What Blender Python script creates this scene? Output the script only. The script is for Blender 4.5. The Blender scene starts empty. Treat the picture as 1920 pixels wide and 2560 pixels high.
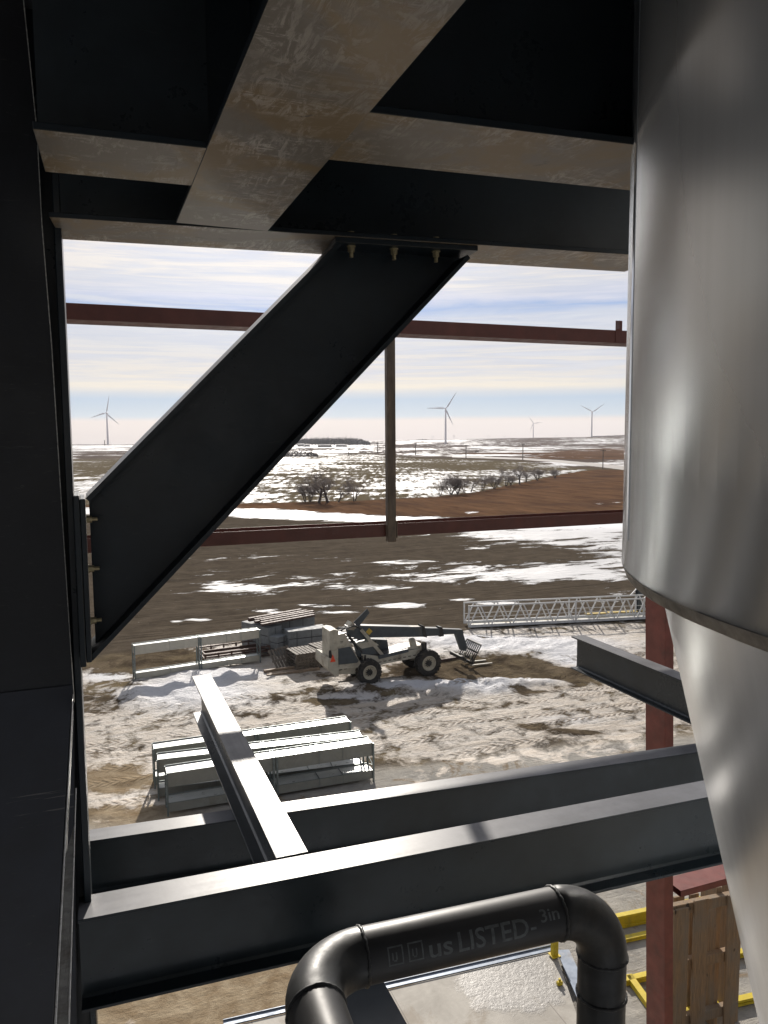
import bpy, bmesh, math, random
import numpy as np
from math import sin, cos, atan, radians, pi, sqrt, atan2
from mathutils import Vector, Matrix

random.seed(7)
rng = np.random.default_rng(11)
scene = bpy.context.scene
COL = scene.collection

# ------------------------------------------------------------------ camera frame
F = 1923.0
PITCH = atan(180 / F); YAW = radians(21.05); ROLL = radians(-0.4)
EYE = Vector((0, 0, 12.5))
FWD = Vector((sin(YAW) * cos(PITCH), cos(YAW) * cos(PITCH), -sin(PITCH)))
_r0 = Vector((cos(YAW), -sin(YAW), 0)); _u0 = _r0.cross(FWD)
RIGHT = _r0 * cos(ROLL) + _u0 * sin(ROLL); UP = -_r0 * sin(ROLL) + _u0 * cos(ROLL)

def ray(x, y): return FWD + RIGHT * ((x - 960) / F) + UP * ((1280 - y) / F)
def at_z(x, y, z):                       # point at height z above the ground
    r = ray(x, y); return EYE + r * ((z - EYE.z) / r.z)
def at_y(x, y, Y):
    r = ray(x, y); return EYE + r * (Y / r.y)
def at_d(x, y, d):                       # point at forward distance d
    return EYE + ray(x, y) * d
def at_wall(x, y, P, D, off=0.0):        # vertical plane through P along D, shifted 'off' away
    N = Vector((-D.y, D.x, 0)); r = ray(x, y)
    t = ((P + N * off - EYE).dot(N)) / r.dot(N)
    return EYE + r * t

cam_d = bpy.data.cameras.new('camera'); cam = bpy.data.objects.new('camera', cam_d); COL.objects.link(cam)
M = Matrix((RIGHT, UP, -FWD)).transposed().to_4x4(); M.translation = EYE
cam.matrix_world = M
cam_d.sensor_fit = 'VERTICAL'; cam_d.sensor_height = 36.0; cam_d.lens = 36.0 * F / 2560
cam_d.clip_start = 0.02; cam_d.clip_end = 30000
scene.camera = cam

# ------------------------------------------------------------------ materials
def newmat(name):
    m = bpy.data.materials.new(name); m.use_nodes = True
    nt = m.node_tree; nt.nodes.clear()
    out = nt.nodes.new('ShaderNodeOutputMaterial'); b = nt.nodes.new('ShaderNodeBsdfPrincipled')
    nt.links.new(b.outputs[0], out.inputs[0])
    return m, nt, b
class N:
    """small node helper"""
    def __init__(s, nt): s.nt = nt
    def node(s, t, **k):
        n = s.nt.nodes.new(t)
        for a, v in k.items(): setattr(n, a, v)
        return n
    def put(s, sock, v):
        if isinstance(v, bpy.types.NodeSocket): s.nt.links.new(v, sock)
        else: sock.default_value = v
    def coord(s, kind='Object'): return s.node('ShaderNodeTexCoord').outputs[kind]
    def mapping(s, vec, scale=(1, 1, 1), rot=(0, 0, 0), loc=(0, 0, 0)):
        n = s.node('ShaderNodeMapping'); s.put(n.inputs[0], vec)
        n.inputs['Location'].default_value = loc; n.inputs['Rotation'].default_value = rot; n.inputs['Scale'].default_value = scale
        return n.outputs[0]
    def noise(s, vec, scale, detail=4, rough=.55, dist=0.0):
        n = s.node('ShaderNodeTexNoise'); s.put(n.inputs['Vector'], vec)
        n.inputs['Scale'].default_value = scale; n.inputs['Detail'].default_value = detail
        n.inputs['Roughness'].default_value = rough; n.inputs['Distortion'].default_value = dist
        return n.outputs['Fac']
    def ramp(s, fac, stops, interp='LINEAR'):
        n = s.node('ShaderNodeValToRGB'); s.put(n.inputs[0], fac); cr = n.color_ramp; cr.interpolation = interp
        while len(cr.elements) < len(stops): cr.elements.new(.5)
        for e, (p, c) in zip(cr.elements, stops):
            e.position = p; e.color = (c, c, c, 1) if isinstance(c, (int, float)) else (*c, 1)
        return n.outputs[0]
    def rng(s, v, a, b, c=0.0, d=1.0, smooth=False):
        n = s.node('ShaderNodeMapRange'); n.interpolation_type = 'SMOOTHSTEP' if smooth else 'LINEAR'
        s.put(n.inputs[0], v)
        for i, q in zip((1, 2, 3, 4), (a, b, c, d)): s.put(n.inputs[i], q)
        return n.outputs[0]
    def math(s, op, a, b=0.0, clamp=False):
        n = s.node('ShaderNodeMath', operation=op, use_clamp=clamp); s.put(n.inputs[0], a); s.put(n.inputs[1], b); return n.outputs[0]
    def mix(s, f, a, b, blend='MIX'):
        n = s.node('ShaderNodeMix', data_type='RGBA', blend_type=blend); s.put(n.inputs[0], f)
        s.put(n.inputs[6], (*a, 1) if isinstance(a, tuple) else a); s.put(n.inputs[7], (*b, 1) if isinstance(b, tuple) else b)
        return n.outputs[2]
    def bump(s, h, strength=.3, dist=.01, nrm=None):
        n = s.node('ShaderNodeBump'); s.put(n.inputs['Height'], h); n.inputs['Strength'].default_value = strength
        n.inputs['Distance'].default_value = dist
        if nrm is not None: s.put(n.inputs['Normal'], nrm)
        return n.outputs[0]
    def attr(s, name): return s.node('ShaderNodeAttribute', attribute_name=name).outputs['Fac']

def simple(name, col, rough=.5, metal=0.0, var=.25, scale=6.0, bump=.0, bdist=.003, spec=.5, dirt=None, dirt_amt=.45, stretch=(1, 1, 1), rvar=.12):
    m, nt, b = newmat(name); n = N(nt)
    v = n.mapping(n.coord(), stretch)
    a = n.noise(v, scale, 6, .6); c2 = tuple(min(1, x * (1 + var)) for x in col); c1 = tuple(x * (1 - var) for x in col)
    c = n.mix(n.rng(a, .3, .7), c1, c2)
    if dirt:
        d = n.noise(v, scale * .37, 9, .7, .4)
        c = n.mix(n.rng(d, 1 - dirt_amt - .08, 1 - dirt_amt + .12), c, dirt)
    nt.links.new(c, b.inputs['Base Color'])
    nt.links.new(n.rng(n.noise(v, scale * 1.7, 5, .6), .3, .7, max(.03, rough - rvar), min(1, rough + rvar)), b.inputs['Roughness'])
    b.inputs['Metallic'].default_value = metal; b.inputs['Specular IOR Level'].default_value = spec
    if bump: nt.links.new(n.bump(n.noise(v, scale * 5, 6, .65), bump, bdist), b.inputs['Normal'])
    return m

# black green enamel on the rolled beams: glossy, faint scuffs and grime
def make_paint(name, col, r0, r1, scuff=.5, spec=.5, streak=None):
    m, nt, b = newmat(name); b.inputs['Specular IOR Level'].default_value = spec; n = N(nt); v = n.coord()
    base = n.mix(n.rng(n.noise(v, 3.1, 7, .65), .35, .7), col, tuple(x * 1.7 for x in col))
    sc = n.noise(n.mapping(v, (3, 3, 26), (0.3, .2, .5)), 3.0, 8, .75, 1.2)
    dust = n.math('MULTIPLY', n.rng(sc, .60, .78), scuff, True)
    base = n.mix(dust, base, (.12, .115, .105))
    nt.links.new(base, b.inputs['Base Color'])
    rr = n.noise(n.mapping(v, (1, 1, 1)), 2.3, 8, .7)
    if streak is not None: rr = n.math('ADD', n.math('MULTIPLY', rr, .3), n.math('MULTIPLY', n.noise(n.mapping(v, streak), 1.0, 5, .6), .7))
    rr2 = n.noise(v, 40, 3, .6)
    nt.links.new(n.rng(n.math('ADD', n.math('MULTIPLY', rr, .75), n.math('MULTIPLY', rr2, .25)), .36, .64, r0, r1), b.inputs['Roughness'])
    nt.links.new(n.bump(n.noise(v, 90, 4, .6), .06, .0012, n.bump(n.noise(v, 4.5, 3, .5), .10, .006)), b.inputs['Normal'])
    return m
M_PAINT = make_paint('dark_enamel', (.0075, .0130, .0180), .26, .46, .35)
M_SLATE_LIT = make_paint('slate_enamel_lit', (.017, .0235, .028), .24, .44, .4)  # lighter copy of the enamel: reflected light put into the web colour
M_PAINT_TOP = make_paint('dark_enamel_sky_sheen', (.095, .098, .108), .34, .47, .5, .27, (.5, 22, 1))  # upward faces: sky and sun sheen put into a paler base colour
M_PAINT_TOPY = make_paint('dark_enamel_brushed_sky_sheen', (.095, .095, .10), .30, .52, .5, .24, (30, .5, 1))  # same painted sky sheen in the base; brushed streaks vary the roughness

# bare scuffed mill scale on the undersides
def make_scuffed():
    m, nt, b = newmat('scuffed_mill_scale'); n = N(nt); v = n.coord()
    big = n.noise(v, 2.6, 5, .6, .6)
    base = n.mix(n.rng(big, .44, .56), (.195, .176, .150), (.235, .174, .098))
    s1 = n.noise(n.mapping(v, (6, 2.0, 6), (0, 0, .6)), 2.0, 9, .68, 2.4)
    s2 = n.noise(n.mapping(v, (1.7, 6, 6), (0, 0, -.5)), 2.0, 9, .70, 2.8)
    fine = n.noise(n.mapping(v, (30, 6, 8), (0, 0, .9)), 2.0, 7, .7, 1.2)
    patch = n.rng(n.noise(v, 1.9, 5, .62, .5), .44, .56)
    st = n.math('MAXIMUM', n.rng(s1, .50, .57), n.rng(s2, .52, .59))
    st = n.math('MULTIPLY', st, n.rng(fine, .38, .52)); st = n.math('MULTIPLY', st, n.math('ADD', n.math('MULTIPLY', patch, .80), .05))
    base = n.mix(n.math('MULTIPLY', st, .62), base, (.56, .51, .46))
    dk = n.math('MULTIPLY', n.rng(n.noise(v, 5.5, 9, .72, 1.0), .60, .66), n.rng(n.noise(v, 1.3, 2, .5), .5, .6))
    base = n.mix(n.math('MULTIPLY', dk, .85), base, (.03, .028, .026))
    nt.links.new(base, b.inputs['Base Color'])
    nt.links.new(n.rng(st, 0, 1, .42, .3), b.inputs['Roughness'])
    b.inputs['Metallic'].default_value = .08
    nt.links.new(n.bump(n.math('ADD', st, big), .25, .003), b.inputs['Normal'])
    return m
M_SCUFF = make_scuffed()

def make_stainless(name, col, rough, streak, ripple=.025):
    m, nt, b = newmat(name); n = N(nt); v = n.coord()
    st = n.noise(n.mapping(v, (9, 9, .35)), 2.0, 6, .6)
    fine = n.noise(n.mapping(v, (60, 60, 2.5)), 2.0, 4, .6)
    blot = n.noise(v, 1.6, 6, .6, .5)
    c = n.mix(n.rng(n.math('ADD', n.math('MULTIPLY', st, .7), n.math('MULTIPLY', blot, .3)), .35, .65), tuple(x * .95 for x in col), tuple(min(1, x * 1.04) for x in col))
    spot = n.rng(n.noise(v, 9, 8, .75), .66, .74)
    c = n.mix(n.math('MULTIPLY', spot, .10), c, (.2, .19, .17))
    nt.links.new(c, b.inputs['Base Color']); b.inputs['Metallic'].default_value = .72
    nt.links.new(n.rng(fine, .3, .7, rough - streak, rough + streak), b.inputs['Roughness'])
    nt.links.new(n.bump(n.math('ADD', n.noise(v, 1.4, 3, .5), n.math('MULTIPLY', st, .0)), ripple, .03), b.inputs['Normal'])
    return m
M_SILO = make_stainless('galvanised_silo_sheet', (.70, .74, .79), .26, .008)
M_CONE = make_stainless('stainless_hopper_sheet', (.82, .83, .84), .26, .005, .10)
[q for q in M_CONE.node_tree.nodes if q.type == 'BSDF_PRINCIPLED'][0].inputs['Metallic'].default_value = .45
M_RIM = simple('weld_rim', (.30, .275, .24), .75, .05, .4, 14, .5, .006)
M_RED = simple('red_primer', (.19, .05, .038), .45, 0, .22, 5, .15, .002, dirt=(.09, .035, .028), dirt_amt=.38)
M_GIRT = simple('maroon_primer', (.112, .034, .024), .5, 0, .2, 5, .1, .002)
M_RUST = simple('brown_galvanised', (.14, .105, .075), .55, .25, .5, 9, .3, .003, dirt=(.06, .05, .045), dirt_amt=.45, stretch=(1, 1, .35))
M_GALV = simple('galvanised_sheet', (.60, .62, .61), .36, .45, .10, 5, .08, .002, stretch=(.4, 1, 1))
M_GALVD = simple('galvanised_edge', (.20, .235, .235), .45, .5, .25, 9)
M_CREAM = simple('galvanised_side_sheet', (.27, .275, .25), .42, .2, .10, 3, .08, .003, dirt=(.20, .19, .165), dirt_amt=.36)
M_ALU = simple('aluminium_lattice', (.62, .63, .64), .5, .1, .15, 6)
M_YELLOW = simple('yellow_steel_paint', (.62, .47, .02), .5, 0, .15, 5, dirt=(.30, .24, .05), dirt_amt=.34)
M_BOLT = simple('zinc_bolt', (.42, .36, .22), .42, .6, .3, 60)
M_EDGE_LINE = simple('pale_edge_line', (.50, .50, .47), .5, .4, .4, 60, .4, .002)
M_PIPE = make_paint('black_lacquered_pipe', (.024, .024, .025), .36, .52, .6)
M_ELBOW = simple('bare_elbow_steel', (.036, .038, .039), .46, .15, .45, 11, .2, .002, dirt=(.075, .066, .055), dirt_amt=.38)
M_STENCIL = simple('grey_stencil', (.15, .165, .165), .6, 0, .35, 55, 0)
M_TELE = simple('ivory_machine_paint', (.46, .435, .36), .55, 0, .14, 3, dirt=(.20, .165, .12), dirt_amt=.45)
M_TGREY = simple('slate_machine_paint', (.052, .066, .078), .48, 0, .2, 3, dirt=(.11, .10, .085), dirt_amt=.36)
M_DARK = simple('oily_dark_steel', (.03, .03, .03), .55, .2, .4, 8, .2, .003)
M_TYRE = simple('rubber', (.028, .027, .026), .85, 0, .3, 12, .3, .006, dirt=(.10, .085, .065), dirt_amt=.42)
M_RIMW = simple('cream_rim', (.50, .46, .36), .5, 0, .15, 6, dirt=(.24, .19, .13), dirt_amt=.42)
M_ORANGE = simple('reflective_orange', (.8, .07, .02), .4, 0, .05)
M_CONC = simple('precast_grey', (.19, .205, .215), .75, 0, .2, 3, .3, .01, dirt=(.11, .11, .11), dirt_amt=.4)
M_WOODG = simple('weathered_timber', (.15, .125, .10), .8, 0, .4, 5, .4, .006, stretch=(1, 1, 1), dirt=(.07, .06, .05), dirt_amt=.45)
M_RUSTRACK = simple('rusty_rack', (.085, .05, .04), .7, .1, .35, 6, .3, .004)
M_BARK = simple('winter_bark', (.10, .082, .078), .85, 0, .35, 4)
M_TWIG = simple('winter_twigs', (.25, .215, .20), .85, 0, .3, 1)
M_TURB = simple('turbine_white', (.80, .80, .86), .5, 0, .03, .05)
M_POLE = simple('utility_pole_wood', (.14, .12, .105), .8, 0, .2, .5)
M_SHED = simple('pale_shed_wall', (.42, .42, .43), .7, 0, .15, .3)
M_ROOF = simple('dark_shed_roof', (.14, .13, .14), .7, 0, .15, .3)
M_BLUEG = simple('blue_grey_angle', (.20, .235, .29), .45, .35, .2, 3, dirt=(.35, .32, .28), dirt_amt=.34)
M_INT = simple('unseen_wall_pale', (.28, .31, .36), .8, 0, .1, 1)
M_GLASS = simple('dark_window_glass', (.02, .025, .03), .12, 0, .1, 2)

def make_planks():
    m, nt, b = newmat('crate_planks'); n = N(nt); v = n.coord()
    g = n.noise(n.mapping(v, (14, 14, .9)), 2.4, 8, .7, .8)
    c = n.mix(n.rng(g, .35, .68), (.17, .115, .068), (.36, .225, .115))
    blot = n.rng(n.noise(n.mapping(v, (1, 1, .5)), 2.0, 6, .65), .42, .65)
    c = n.mix(n.math('MULTIPLY', blot, .7), c, (.20, .175, .14))
    knot = n.rng(n.noise(n.mapping(v, (3, 3, 1.4)), 2.1, 2, .4), .70, .76)
    c = n.mix(knot, c, (.045, .028, .018))
    crack = n.rng(n.noise(n.mapping(v, (26, 26, .5), (0, 0.02, 0)), 1.6, 5, .6, .4), .67, .70)
    c = n.mix(n.math('MULTIPLY', crack, .8), c, (.03, .02, .015))
    nt.links.new(c, b.inputs['Base Color']); b.inputs['Roughness'].default_value = .75
    nt.links.new(n.bump(g, .3, .01), b.inputs['Normal'])
    return m
M_PLANK = make_planks()

# ------------------------------------------------------------------ mesh builder
class MB:
    def __init__(s): s.v = []; s.f = []; s.m = []; s.smooth = []
    def add(s, vs, fs, mi=0, sm=False):
        o = len(s.v); s.v += [Vector(p) for p in vs]
        for f in fs: s.f.append(tuple(i + o for i in f)); s.m.append(mi); s.smooth.append(sm)
        return s
    def frame(s, c, X, Y, Z, hx, hy, hz, mi=0, bev=0.0):
        """box with centre c, axes X,Y,Z, half sizes; chamfered edges when bev > 0"""
        c = Vector(c)
        if bev <= 0:
            vs = [c + X * (a * hx) + Y * (b * hy) + Z * (d * hz) for a in (-1, 1) for b in (-1, 1) for d in (-1, 1)]
            return s.add(vs, [(0, 1, 3, 2), (4, 6, 7, 5), (0, 4, 5, 1), (2, 3, 7, 6), (0, 2, 6, 4), (1, 5, 7, 3)], mi)
        bm = bmesh.new(); bmesh.ops.create_cube(bm, size=2)
        for v in bm.verts: v.co = Vector((v.co.x * hx, v.co.y * hy, v.co.z * hz))
        bmesh.ops.bevel(bm, geom=bm.edges[:], offset=min(bev, hx * .45, hy * .45, hz * .45), segments=1, affect='EDGES', clamp_overlap=True)
        bm.verts.index_update()
        vs = [c + X * v.co.x + Y * v.co.y + Z * v.co.z for v in bm.verts]
        fs = [tuple(v.index for v in f.verts) for f in bm.faces]; bm.free()
        return s.add(vs, fs, mi)
    def box(s, x0, x1, y0, y1, z0, z1, mi=0, bev=0.0):
        return s.frame(((x0 + x1) / 2, (y0 + y1) / 2, (z0 + z1) / 2), Vector((1, 0, 0)), Vector((0, 1, 0)), Vector((0, 0, 1)),
                       abs(x1 - x0) / 2, abs(y1 - y0) / 2, abs(z1 - z0) / 2, mi, bev)
    def bar(s, a, b, w, h, up=Vector((0, 0, 1)), mi=0, bev=0.0):
        a = Vector(a); b = Vector(b); X = (b - a); L = X.length
        if L < 1e-6: return s
        X /= L; Y = up.cross(X)
        if Y.length < 1e-4: Y = Vector((0, 1, 0)).cross(X)
        Y.normalize(); Z = X.cross(Y)
        return s.frame((a + b) / 2, X, Y, Z, L / 2, w / 2, h / 2, mi, bev)
    def tube(s, pts, rad, n=8, mi=0, cap=True, sm=True):
        pts = [Vector(p) for p in pts]; rad = rad if isinstance(rad, (list, tuple)) else [rad] * len(pts)
        ref = None; rings = []
        for i, p in enumerate(pts):
            d = (pts[min(i + 1, len(pts) - 1)] - pts[max(i - 1, 0)]).normalized()
            if ref is None:
                ref = Vector((0, 0, 1)) if abs(d.z) < .9 else Vector((1, 0, 0))
            a = (ref - d * ref.dot(d)).normalized(); b = d.cross(a); ref = a
            rings.append([p + (a * cos(2 * pi * k / n) + b * sin(2 * pi * k / n)) * rad[i] for k in range(n)])
        vs = [v for r in rings for v in r]; fs = []
        for i in range(len(pts) - 1):
            for k in range(n): fs.append((i * n + k, i * n + (k + 1) % n, (i + 1) * n + (k + 1) % n, (i + 1) * n + k))
        s.add(vs, fs, mi, sm)
        if cap:
            s.add(rings[0], [tuple(range(n))[::-1]], mi); s.add(rings[-1], [tuple(range(n))], mi)
        return s
    def prism(s, poly, ext, mi=0):
        """closed polygon (3D points) extruded along vector ext"""
        k = len(poly); a = [Vector(p) for p in poly]; b = [p + Vector(ext) for p in a]
        fs = [tuple(range(k)), tuple(range(2 * k - 1, k - 1, -1))] + [(i, i + k, (i + 1) % k + k, (i + 1) % k) for i in range(k)]
        return s.add(a + b, fs, mi)
    def build(s, name, mats, parent=None, origin=None, label=None, cat=None, group=None, kind=None):
        me = bpy.data.meshes.new(name)
        o = Vector(origin) if origin is not None else Vector((0, 0, 0))
        me.from_pydata([v - o for v in s.v], [], s.f)
        for m in (mats if isinstance(mats, (list, tuple)) else [mats]): me.materials.append(m)
        me.polygons.foreach_set('material_index', s.m); me.polygons.foreach_set('use_smooth', s.smooth)
        bm = bmesh.new(); bm.from_mesh(me); bmesh.ops.recalc_face_normals(bm, faces=bm.faces); bm.to_mesh(me); bm.free()
        me.update()
        ob = bpy.data.objects.new(name, me); COL.objects.link(ob)
        if parent is not None: ob.parent = parent
        ob.location = o
        tag(ob, label, cat, group, kind)
        return ob

def tag(o, label=None, cat=None, group=None, kind=None):
    if label: o['label'] = label
    if cat: o['category'] = cat
    if group: o['group'] = group
    if kind: o['kind'] = kind
    return o
def empty(name, loc, label, cat, group=None, rz=0.0):
    e = bpy.data.objects.new(name, None); COL.objects.link(e); e.location = loc; e.rotation_euler = (0, 0, rz)
    e.empty_display_size = .1
    return tag(e, label, cat, group)
def copy_tree(o, parent=None):
    c = o.copy(); COL.objects.link(c); c.parent = parent
    for ch in list(o.children): copy_tree(ch, c)
    return c
V = Vector; EX, EY, EZ = V((1, 0, 0)), V((0, 1, 0)), V((0, 0, 1))

# ------------------------------------------------------------------ world and sun
SUN_AZ = radians(14.9); SUN_EL = radians(25.5)
w = bpy.data.worlds.new('World'); scene.world = w; w.use_nodes = True; nt = w.node_tree; nt.nodes.clear(); n = N(nt)
out = nt.nodes.new('ShaderNodeOutputWorld')
sky = nt.nodes.new('ShaderNodeTexSky'); sky.sky_type = 'NISHITA'; sky.sun_disc = False
sky.sun_elevation = SUN_EL; sky.sun_rotation = SUN_AZ; sky.air_density = 1.0; sky.dust_density = 1.2; sky.altitude = 400
skyc = n.node('ShaderNodeVectorMath', operation='SCALE'); nt.links.new(sky.outputs[0], skyc.inputs[0]); skyc.inputs['Scale'].default_value = .10
d = n.coord('Generated'); sep = n.node('ShaderNodeSeparateXYZ'); nt.links.new(d, sep.inputs[0])
el = sep.outputs[2]                                    # sine of elevation
wob = n.noise(n.mapping(d, (3, 3, 16)), 1.4, 5, .6, .5)
e2 = n.math('ADD', el, n.math('MULTIPLY', n.math('SUBTRACT', wob, .5), n.rng(el, .05, .15, .004, .05)))
# bands of thin cloud by elevation (0 .. 0.35)
t = n.rng(e2, 0.0, .35)
def lin(r, g, b): return tuple(((c / 255) / 12.92 if c <= 10 else (((c / 255) + .055) / 1.055) ** 2.4) for c in (r, g, b))
cl = n.ramp(t, [(0, lin(217, 207, 203)), (.072, lin(227, 215, 207)), (.088, lin(190, 207, 220)), (.15, lin(178, 200, 222)), (.172, lin(205, 212, 220)),
                (.19, lin(240, 231, 216)), (.27, lin(232, 226, 220)), (.33, lin(226, 224, 224)), (.42, lin(214, 219, 230)), (.465, lin(160, 185, 226)),
                (.50, lin(214, 217, 232)), (.56, lin(236, 231, 227)), (.75, lin(243, 235, 228)), (1.0, lin(226, 223, 223))])
st = n.noise(n.mapping(d, (2.2, 2.2, 44)), 2.0, 9, .62, .8)
st2 = n.noise(n.mapping(d, (5, 5, 120)), 2.0, 7, .62, .4)
gap = n.math('MULTIPLY', n.rng(n.math('ADD', n.math('MULTIPLY', st, .7), n.math('MULTIPLY', st2, .3)), .44, .60), n.rng(el, .055, .085), True)
gap = n.math('MULTIPLY', gap, n.rng(el, .24, .32, 1.0, .35))
cl = n.mix(n.math('MULTIPLY', gap, .80), cl, lin(190, 200, 222))
hi = n.math('MULTIPLY', n.rng(st, .52, .66), n.rng(el, .055, .085), True)
cl = n.mix(n.math('MULTIPLY', hi, .30), cl, (1.0, .95, .88))
# cloud brightness falls away from the sun's side
sdir = V((sin(SUN_AZ) * cos(SUN_EL), cos(SUN_AZ) * cos(SUN_EL), sin(SUN_EL)))
dot = n.node('ShaderNodeVectorMath', operation='DOT_PRODUCT'); nt.links.new(d, dot.inputs[0]); dot.inputs[1].default_value = sdir
bright = n.rng(dot.outputs['Value'], -.4, .86, .42, 1.0)
glow = n.rng(dot.outputs['Value'], .92, 1.0, 0.0, .22, True)
scl = n.node('ShaderNodeVectorMath', operation='SCALE'); nt.links.new(cl, scl.inputs[0]); nt.links.new(n.math('ADD', bright, glow), scl.inputs['Scale'])
mask = n.rng(el, .35, .75, .97, .45)
fin = n.mix(mask, skyc.outputs[0], scl.outputs[0])
bg = nt.nodes.new('ShaderNodeBackground'); nt.links.new(fin, bg.inputs[0]); bg.inputs[1].default_value = .77
nt.links.new(bg.outputs[0], out.inputs[0])
sl = bpy.data.lights.new('sun', 'SUN'); sl.energy = 4.5; sl.angle = radians(.9); sl.color = (1.0, .93, .84)
so = bpy.data.objects.new('sun', sl); COL.objects.link(so); so.rotation_euler = (-sdir).to_track_quat('-Z', 'Y').to_euler(); so.location = (10, 30, 30)
scene.view_settings.view_transform = 'Standard'; scene.view_settings.look = 'None'
scene.view_settings.exposure = 0.36; scene.view_settings.gamma = 1.0
scene.cycles.sample_clamp_indirect = 6.0; scene.cycles.blur_glossy = .6; scene.cycles.max_bounces = 8; scene.cycles.use_denoising = True

# ------------------------------------------------------------------ ground
_VT = {}
def vnoise(x, y, seed=0):
    if seed not in _VT: _VT[seed] = np.random.default_rng(seed).random((256, 256))
    T = _VT[seed]
    xi = np.floor(x).astype(int); yi = np.floor(y).astype(int); fx = x - xi; fy = y - yi
    fx = fx * fx * (3 - 2 * fx); fy = fy * fy * (3 - 2 * fy)
    g = lambda a, b: T[a % 256, b % 256]
    return (g(xi, yi) * (1 - fx) + g(xi + 1, yi) * fx) * (1 - fy) + (g(xi, yi + 1) * (1 - fx) + g(xi + 1, yi + 1) * fx) * fy
def fbm(x, y, oct=5, seed=0, gain=.5):
    s = 0; a = 1; t = 0
    for i in range(oct): s = s + a * vnoise(x * 2 ** i + 17 * i, y * 2 ** i + 31 * i, seed + i); t += a; a *= gain
    return s / t
az_f = np.radians(np.arange(-6, 44.01, .125))
az_c = np.concatenate([np.radians(np.arange(-180, -6, 5.8)), az_f, np.radians(np.arange(45, 180.1, 5.0))])
ys = np.concatenate([np.arange(3400, 2600, -60), np.arange(2600, 1130, -3.0), np.arange(1130, 1106, -1.0)])
dist = 12.5 * F / (ys - 1101.0)
dist = np.concatenate([[.5, 4, 8], dist, [5200, 5600]])
A, D = np.meshgrid(az_c, dist)
hor_x = np.array([-400, 150, 270, 420, 600, 740, 930, 1050, 1140, 1220, 1333, 1480, 1560, 1800, 2600.])
hor_z = np.array([6, 5.4, 5.4, 7.5, 9, 10.2, 9.4, 11.6, 12.5, 14.2, 15.5, 17.6, 20.0, 20.0, 15.])
azk = np.array([atan2(*(lambda r: (r.x, r.y))(ray(x, 1100))) for x in hor_x])
def sm(x, a, b):
    t = np.clip((x - a) / (b - a), 0, 1); return t * t * (3 - 2 * t)
def ground_z(X, Y):
    d = np.hypot(X, Y); a = np.arctan2(X, Y)
    H = np.interp(a, azk, hor_z)
    ridge = sm(d, 900, 2300) * (1 - sm(d, 2700, 4200))
    z = H * ridge
    z = z + sm(d, 260, 700) * (1 - sm(d, 1700, 2300)) * (fbm(X / 260, Y / 330, 3, 5) - .5) * 6.0
    z = z + sm(d, 1000, 2300) * (1 - sm(d, 2600, 4000)) * (fbm(a * 22, d / 600, 4, 9) - .5) * 4.5
    z = z + sm(d, 150, 260) * (1 - sm(d, 500, 900)) * (fbm(X / 70, Y / 90, 3, 8) - .45) * 1.6
    z = z - sm(d, 4600, 5600) * 2.0
    return z
X = D * np.sin(A); Y = D * np.cos(A)
Z = ground_z(X, Y)
def project(X, Y, Z):
    P = np.stack([X - EYE.x, Y - EYE.y, Z - EYE.z], -1)
    d = P @ np.array(FWD); d = np.where(d < .2, np.nan, d)
    return 960 + F * (P @ np.array(RIGHT)) / d, 1280 - F * (P @ np.array(UP)) / d
PX, PY = project(X, Y, Z); PX = np.nan_to_num(PX, nan=-9999); PY = np.nan_to_num(PY, nan=5000)
def blobs(L, base=0.0):
    s = np.full(PX.shape, base)
    for cx, cy, rx, ry, a in L:
        q = ((PX - cx) / rx) ** 2 + ((PY - cy) / ry) ** 2
        s = s + a * np.exp(-q ** 1.5 * .7)
    return s
def band(y0pts, y1pts, soft=3.0):
    a = np.interp(PX, [p[0] for p in y0pts], [p[1] for p in y0pts]); b = np.interp(PX, [p[0] for p in y1pts], [p[1] for p in y1pts])
    return 1 / (1 + np.exp(-np.clip((PY - a) / soft, -40, 40))) * 1 / (1 + np.exp(-np.clip((b - PY) / soft, -40, 40)))
T1 = [(150, 1262), (500, 1262), (640, 1258), (760, 1256), (900, 1252), (1000, 1246), (1080, 1243), (1190, 1231), (1300, 1208), (1380, 1191), (1440, 1180), (1490, 1174), (1570, 1176), (1900, 1186)]
T2 = [(150, 1268), (500, 1268), (700, 1272), (830, 1282), (960, 1288), (1060, 1291), (1250, 1296), (1560, 1302), (1900, 1306)]
T3 = [(150, 1285), (500, 1288), (700, 1300), (830, 1303), (1000, 1316), (1200, 1322), (1900, 1325)]
Q1 = [(150, 1660), (300, 1636), (480, 1606), (640, 1590), (800, 1586), (1000, 1588), (1150, 1574), (1350, 1562), (1620, 1552), (1900, 1540)]
inf = [(0, 9000), (1, 9000)]; top = [(0, 0), (1, 0)]
far = band(top, [(0, 1150), (640, 1144), (900, 1132), (1060, 1142), (1300, 1150), (1440, 1168), (1900, 1178)], 1.5)
hill = band([(0, 1140), (640, 1142), (900, 1133), (1060, 1145), (1300, 1152), (1440, 1170), (1900, 1180)], T1, 1.0)
grass = band(T1, T2, 1.6)
strip = band(T2, T3, 2.0)
field = band(T3, Q1, 3.0)
yard = band(Q1, inf, 4.0)
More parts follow.
